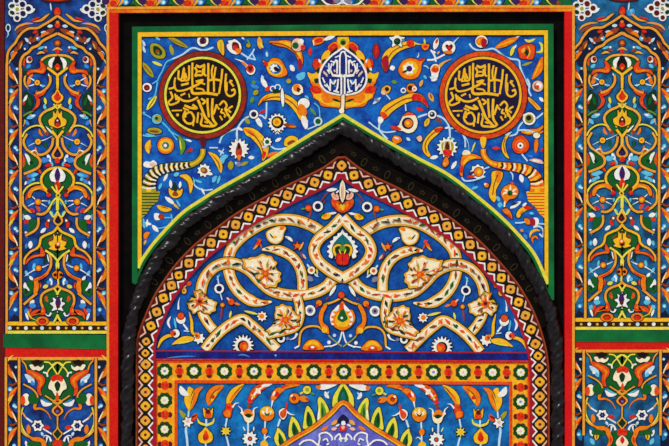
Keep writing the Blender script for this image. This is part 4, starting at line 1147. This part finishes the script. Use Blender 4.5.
# twisted roll: a tube whose section winds along the path
def tube(path, rad, y, mat, name, twist, lobes, amp, label=None, ns=30):
    b = B(y); m = b.slot(mat); b.ch.append((0, 0))
    n = normals(path, False)
    rings = []
    rnd = random.Random(7)
    kk = [rnd.uniform(0, 6.28) for _ in range(6)]
    for i, (p, nn) in enumerate(zip(path, n)):
        ring = []
        l = hypot(*nn) or 1
        ux, uy = nn[0] / l, nn[1] / l
        for j in range(ns):
            th = 2 * pi * j / ns
            s_ = i * 1.2
            bump = amp * (.45 * sin(2 * th + .16 * s_ + 1.5 * sin(s_ * .05 + kk[0])) + .5 * sin(s_ * .31 + 3 * th + kk[1]) * sin(s_ * .11 + kk[2]) + .4 * sin(.83 * s_ + 4 * th + kk[3]) * sin(.19 * s_ + kk[4]))
            r = rad * (1 + bump)
            off = r * cos(th); dep = r * sin(th)
            x, z = p[0] + ux * off * min(1.15, l), p[1] + uy * off * min(1.15, l)
            b.v.append(((x - 334.5) * S, y - dep * S, BASE + (446 - z) * S))
            ring.append(len(b.v) - 1)
        rings.append(ring)
    for r0, r1 in zip(rings, rings[1:]):
        for j in range(ns):
            b.face([r0[j], r0[(j + 1) % ns], r1[(j + 1) % ns], r1[j]], m)
    b.face(rings[0][:], m); b.face(rings[-1][::-1], m)
    ob = b.build(name, am, label)
    for p in ob.data.polygons: p.use_smooth = True
    return ob
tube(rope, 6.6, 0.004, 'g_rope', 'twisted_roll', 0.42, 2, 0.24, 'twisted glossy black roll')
inner = offset(bandc, -16.5)
inner = [p for p in inner if p[1] < 330]
# inner flat band with dull gilt marks, and a thin bead
b = B(0.018); b.h = 0.004
b.stroke('g_deep', 13, resample(inner, 3)); b.build('inner_band', am)
bead = resample(offset(inner, -6.2), 1.5)
b = B(0.016); b.h = 0.008
b.stroke('g_black', 2.2, bead); b.build('bead', am)
marks = resample(inner, 13.2)
mn = normals(marks, False)
for i, (p, n) in enumerate(zip(marks, mn)):
    if p[1] > 300 or abs(p[0] - 343) < 9: continue
    l = hypot(*n); nx, ny = n[0] / l, n[1] / l
    b = B(0.012); b.h = 0.0022
    rot = math.degrees(math.atan2(ny, nx))
    if i % 2 == 0:
        pts = []
        for j in range(16):
            a = 2 * pi * j / 16; u, w = 4.2 * cos(a), 2.2 * sin(a)
            pts.append((p[0] + u * nx - w * ny, p[1] + u * ny + w * nx))
        b.stroke('gld', 0.7, pts, True)
        b.build('gilt_oval', am)
    else:
        pts = []
        for j in range(10):
            a = 2 * pi * j / 10; r = 2.6 if j % 2 else 1.3
            u, w = r * cos(a) * .8, r * sin(a) * 1.3
            pts.append((p[0] + u * nx - w * ny, p[1] + u * ny + w * nx))
        b.stroke('gld', 0.55, pts, True)
        b.build('gilt_rosette', am)

# ---------------------------------------------------------------- band of diamonds around the half-dome panel
bd = thing('arch_band', 'dark red arched band of yellow diamonds and white chevrons inside the black moulding', 'band', 343, 446, Y_BAND)
bc = resample(bandc, 2.0)
b = B(Y_BAND); b.h = 0.004
b.stroke('g_band', 17.5, bc)
b.build('painted_field', bd)
b = B(Y_BAND); b.h = 0.0062
b.stroke('rbr', 1.7, offset(bc, -9.0)); b.step()
b.stroke('mar', 1.0, offset(bc, -7.6)); b.build('outer_line', bd)
b = B(Y_BAND); b.h = 0.0062
b.stroke('crs', 2.6, offset(bc, 8.9)); b.build('inner_line', bd)
centres = DIAM_LOW_L[::-1] + [p for p in BAND_L if p[1] < 345] + BAND_R[1:]
cn = normals(centres, False)
for i, (p, n) in enumerate(zip(centres, cn)):
    l = hypot(*n); nx, ny = n[0] / l, n[1] / l; tx, ty = ny, -nx
    prev = hypot(p[0] - centres[i - 1][0], p[1] - centres[i - 1][1]) if i else 14
    h = min(6.2, prev * 0.46)
    b = B(Y_BAND); b.h = 0.0052
    def dia(r, rr):
        q = []
        for a in range(4):
            for e in (-rr, rr):
                ang = a * pi / 2 + e
                # rounded square corners on the diagonal axes
                q.append((r * cos(ang) / max(0.85, cos(e)), r * sin(ang)))
        return [(p[0] + u * nx + w * tx, p[1] + u * ny + w * ty) for u, w in q]
    b.fill('blk', dia(h + 1.3, 0.10)); b.step()
    b.fill('ryl', dia(h - 1.3, 0.26)); b.step()
    b.fill('yel' if i % 2 else 'tan', dia(h - 2.3, 0.3)); b.step()
    b.op('d', ['rbr', p[0], p[1], 1.55], (0, 0, 1), 0); b.op('d', ['dbr', p[0], p[1], 0.8], (0, 0, 1), 0)
    b.build('diamond', bd)
for p, q in zip(centres, centres[1:]):
    mx, my = (p[0] + q[0]) / 2, (p[1] + q[1]) / 2
    d = hypot(q[0] - p[0], q[1] - p[1]); tx, ty = (q[0] - p[0]) / d, (q[1] - p[1]) / d
    nx, ny = -ty, tx
    if abs(mx - 342) < 5 or my > 446: continue
    for sd in (-1, 1):
        b = B(Y_BAND); b.h = 0.0048
        F = lambda u, v: (mx + tx * u + nx * v * sd, my + ty * u + ny * v * sd)
        e = d * 0.40
        b.fill('crs' if sd > 0 else 'mar', [F(-e, 8.0), F(0, 2.6), F(e, 8.0)]); b.step()
        b.stroke('wht' if sd > 0 else 'pnk', 1.5, [F(-e * .95, 7.7), F(0, 3.2), F(e * .95, 7.7)])
        b.build('chevron', bd)

# ---------------------------------------------------------------- half-dome panel with ribbons
tp = thing('tympanum_panel', 'blue half-dome panel of interlaced cream ribbons and small flowers under the arch', 'tympanum panel', 342, 351, Y_TYMP)
tb = offset(bc, 7)
tb = [p for p in tb if p[1] < 352]
tb = [p for p in tb if not (abs(p[0] - 342) < 5 and p[1] < 172)]
slab('painted_field', tp, 'g_tympanum', tb + [(531, 354), (150, 353)], Y_TYMP, 0.0055)
def post_tr(x, y):
    return (2 * 342.5 - x, y + (0.011 * (342.5 - x) if x < 342.5 else 0) + 0.4)
ridx = 0
def rprof(kind):
    if kind == 'n': return lambda t: min(1, 0.18 + t * 5.5) if t < .2 else 1
    if kind == 's': return lambda t: min(1, 0.2 + t * 3)
    return None
for right in (False, True):
    post = post_tr if right else ident
    draw(TYMP, tp, Y_TYMP, post)
    for ri, (w, kind, pts) in enumerate(RIBBONS):
        pth = smooth(pts, 8)
        pr = rprof(kind)
        b = B(Y_TYMP, post); b.h = 0.0022 + ri * 0.0010
        def sc(k, add=0.0):
            return (lambda t: (pr(t) if pr else 1.0) * k + add)
        b.stroke('dgr', 1.0, pth, prof=sc(w + .6, 2.0)); b.step()
        b.stroke('tan', 1.0, pth, prof=sc(w + .6)); b.step()
        b.stroke('crm', 1.0, pth, prof=sc(w * 0.68)); b.step()
        # painted sprigs along the ribbon
        rr = resample(pth, 1.0)
        nn = normals(rr, False)
        rd = random.Random(ri * 7 + right)
        i = 3
        up = lambda t: max(.05, sin(pi * t)) ** .6
        while i + 9 < len(rr):
            L = rd.randint(5, 9)
            cc = ['dgr', 'ver', 'rbr', 'ink', 'ora', 'brn', 'rbr', 'ver', 'grn'][rd.randrange(9)]
            o = rd.choice([-1, 1]) * rd.uniform(0.3, 2.0)
            P = lambda q, d: (rr[q][0] + nn[q][0] * d, rr[q][1] + nn[q][1] * d)
            b.stroke(cc, rd.uniform(2.0, 3.4), [P(i, o), P(i + L // 2, o * .1), P(i + L, -o)], prof=up); b.step()
            if rd.random() < .6:
                q = P(i + 2, -o * 1.1)
                b.op('d', [rd.choice(['ora', 'ver', 'ora', 'grn']), q[0], q[1], rd.uniform(.9, 1.5)], (0, 0, 1), 0)
            if rd.random() < .5:
                b.stroke(rd.choice(['rbr', 'dgr', 'ora']), 1.0, [P(i + L - 1, -o * .5), P(i + L + 1, o * 1.3)], prof=up)
            i += L + rd.randint(1, 3)
        b.build('ribbon', tp)
    for bi, (nm, pts, (fx, fy)) in enumerate(BLOBS):
        b = B(Y_TYMP, post); b.h = 0.0082 + bi * 0.0002
        pp = catmull(pts, True, 5)
        if bi < 3:
            gx = sum(q[0] for q in pp) / len(pp); gy = sum(q[1] for q in pp) / len(pp)
            pp = [(gx + (x - gx) * (.96 + .05 * cos(i * 1.25)), gy + (y - gy) * (.96 + .05 * cos(i * 1.25))) for i, (x, y) in enumerate(pp)]
        b.stroke('dgr', 1.7, pp, True); b.step()
        b.fill('tan', pp); b.step()
        mx = sum(q[0] for q in pp) / len(pp); my = sum(q[1] for q in pp) / len(pp)
        b.fill('crm', [(mx + (x - mx) * .86, my + (y - my) * .86) for x, y in pp]); b.step()
        if bi < 3:
            rmax = max(hypot(x - mx, y - my) for x, y in pp)
            for a in range(9):
                an = a * 0.698 + .3 * bi
                # one petal line from near the heart to the rim of the blossom
                hit = min(pp, key=lambda q: abs((math.atan2(q[1] - fy, q[0] - fx) - an + pi) % (2 * pi) - pi))
                ex, ey = fx + (hit[0] - fx) * .82, fy + (hit[1] - fy) * .82
                b.stroke('tan' if a % 3 else 'ora', 1.5, catmull([(fx + (hit[0] - fx) * .3, fy + (hit[1] - fy) * .3), ((fx + ex) / 2 + .7 * sin(an * 3), (fy + ey) / 2 + .7 * cos(an * 2)), (ex, ey)], False, 5), prof=lambda t: 1 - .6 * t)
                qx, qy = fx + (hit[0] - fx) * .62 + 1.6 * cos(an + 1.5), fy + (hit[1] - fy) * .62 + 1.6 * sin(an + 1.5)
                b.op('l', [['wht', 'rbr', 'wht', 'dgr', 'yel'][a % 5], qx - 1.8 * cos(an), qy - 1.8 * sin(an), qx + 2 * cos(an), qy + 2 * sin(an), 1.9], (0, 0, 1), 0)
            for a in range(5):
                an = a * 1.256 + bi
                b.op('l', ['ora' if a % 2 else 'yel', fx, fy, fx + 8 * cos(an), fy + 8 * sin(an), 2.2], (0, 0, 1), 0)
            b.op('k', ['ver', fx, fy, 5.4, 2.8, 6, 20 * bi], (0, 0, 1), 0)
            b.op('d', ['ora' if bi != 1 else 'mar', fx, fy, 1.8], (0, 0, 1), 0)
            b.op('l', ['dgr', fx - 9, fy - 6, fx - 3, fy - 4, 1.6], (0, 0, 1), 0)
            b.op('l', ['rbr', fx + 2, fy + 4, fx + 8, fy + 8, 1.8], (0, 0, 1), 0)
            for (u0, v0, u1, v1, cc) in ((-13, 1, -6, -1, 'dgr'), (-6, -11, -3, -5, 'ora'), (2, -12, 1, -6, 'olv'), (6, -8, 4, -4, 'rbr'), (-7, 6, -3, 3, 'ora'), (8, 1, 5, 0, 'dgr')):
                b.op('l', [cc, fx + u0, fy + v0, fx + u1, fy + v1, 1.7], (0, 0, 1), 0)
        else:
            b.op('l', ['ora', fx - 2, fy + 1, fx + 3, fy - 2, 4], (0, 0, 1), 0)
            b.op('l', ['yel', fx - 10, fy + 9, fx - 4, fy + 8, 3], (0, 0, 1), 0)
            b.op('l', ['dgr', fx - 12, fy + 5, fx - 8, fy + 10, 1.4], (0, 0, 1), 0)
        b.build(nm, tp)
draw(TYMP_MID, tp, Y_TYMP - 0.003, ax=342.5)

# ---------------------------------------------------------------- dark blue bar
bar = thing('blue_bar', 'narrow dark blue bar with red edges under the half-dome panel', 'bar', 342, 360, Y_BORD)
slab('bar_face', bar, 'g_bar', [(155.5, 351.6), (528, 353.6), (528, 360.8), (155.5, 359)], 0.014, 0.0135)
for a, c, dy in (('crs', 1.4, 0), ('red', 1.5, 0)):
    b = B(0.014); b.h = 0.0015
    y0, y1 = (351, 353) if a == 'crs' else (359.6, 361.4)
    b.stroke(a, c, [(154.5, y0), (528.5, y1)]); b.build('edge_line', bar)
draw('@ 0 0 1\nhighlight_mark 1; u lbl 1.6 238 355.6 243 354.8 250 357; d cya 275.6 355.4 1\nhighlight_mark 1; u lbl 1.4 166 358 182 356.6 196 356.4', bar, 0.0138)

# ---------------------------------------------------------------- rosette border
rb = thing('rosette_border', 'orange yellow border of green rosettes around the lower blue panel', 'border', 342, 446, Y_BORD)
slab('painted_field', rb, 'g_border', [(154.8, 360), (530, 361.5), (530, 466), (510.5, 466), (510.5, 384), (176.5, 382.2), (176.5, 466), (154.8, 466)], Y_BORD, 0.0095)
b = B(Y_BORD); b.h = 0.001
b.stroke('ver', 2.6, [(156, 466), (156, 361.6), (529, 363), (529, 466)]); b.build('outer_line', rb)
b = B(Y_BORD); b.h = 0.001
b.stroke('ver', 3.0, [(175.8, 466), (175.8, 381.8), (511, 383.4), (511, 466)]); b.build('inner_line', rb)
row = [164.5, 193.8, 224.3, 253.9, 284.2, 313.8, 343.7, 374, 404, 433.5, 463.4, 492.8]
def ry(x): return 371.2 + (x - 164) * 0.0042
def rosette(x, y, k):
    b = B(Y_BORD); b.h = 0.0012
    T = (x, y, 1)
    b.op('!k', ['grn', 0, 0, 7.4, 6.3, 8, 22.5], T, 0); b.op('c', ['dgr', 1.2, 0, 0, 5.6], T, 0); b.op('k', ['lem', 0, 0, 4.4, 3.7, 8], T, 0); b.op('k', ['wht', 0, 0, 3.9, 3.0, 8, 10], T, 0)
    b.op('k', ['pnk' if k % 3 else 'gry', 0, 0, 2.2, 1.0, 5, 20 * k], T, 0)
    b.build('rosette', rb)
def spacer(x, y, vert):
    b = B(Y_BORD); b.h = 0.0012
    T = (x, y, 1)
    if vert:
        b.op('e', ['mar', 0, -4.6, 2.7, 2.2], T, 0); b.op('e', ['mar', 0, 4.6, 2.7, 2.2], T, 0); b.op('e', ['ver', 0, 0, 4.2, 4.0], T, 0); b.op('e', ['red', 0, 0.3, 2.8, 3.2], T, 0)
    else:
        b.op('e', ['mar', -5, 0, 2.3, 2.7], T, 0); b.op('e', ['mar', 5, 0, 2.3, 2.7], T, 0); b.op('e', ['ver', 0, 0, 4.0, 4.4], T, 0); b.op('e', ['red', 1.8, 0, 1.5, 3.2], T, 0); b.op('e', ['red', -1.8, 0, 1.5, 3.2], T, 0)
    b.build('spacer_motif', rb)
for i, x in enumerate(row): rosette(x, ry(x), i)
rosette(521, 372.6, 1)
for a, c in zip(row, row[1:] + [521]): spacer((a + c) / 2, ry((a + c) / 2), True)
for i, y in enumerate((400.5, 429.6, 459)): rosette(164.4, y, i + 1)
for i, y in enumerate((402, 431.2, 460)): rosette(520.8, y, i)
for y in (385.6, 414.9, 444.4): spacer(164.7, y, False)
for y in (387.4, 416.8, 446): spacer(520.8, y, False)

# ---------------------------------------------------------------- lower blue panel and the pointed panel within it
nf = thing('flower_panel', 'bright blue panel of tall stemmed flowers inside the rosette border', 'flower panel', 342, 446, Y_FIELD)
slab('painted_field', nf, 'g_field', rect(176.6, 382.4, 510.4, 466), Y_FIELD, 0.0035)
for right in (False, True):
    post = (lambda x, y: (2 * 343.2 - x, y + 0.9)) if right else ident
    draw(NICHE, nf, Y_FIELD, post)
draw(NICHE_MID, nf, Y_FIELD, ax=343.2)

na = thing('pointed_panel', 'violet pointed panel with white scrolls and an orange edge', 'pointed panel', 343, 462, Y_FIELD)
arc = smooth([(262, 462), (290, 441.5), (312, 428.5), (330, 414.5), (343.3, 402.8), (356.5, 414.5), (374, 428.5), (396, 442), (424, 462)], 6)
slab('painted_field', na, 'g_niche', arc, 0.019, 0.0045)
b = B(0.019); b.h = 0.0035
b.stroke('ink', 5.6, arc); b.step(); b.stroke('g_orange', 4.6, arc); b.step(); b.stroke('yel', 1.2, offset(arc, 1.5)); b.build('edging', na)
draw(NICHE_IN, na, 0.018, ax=343.3)
for q in (ident, mirrored(ident, 343.3)):
    draw(NICHE_SIDE, na, 0.018, q)
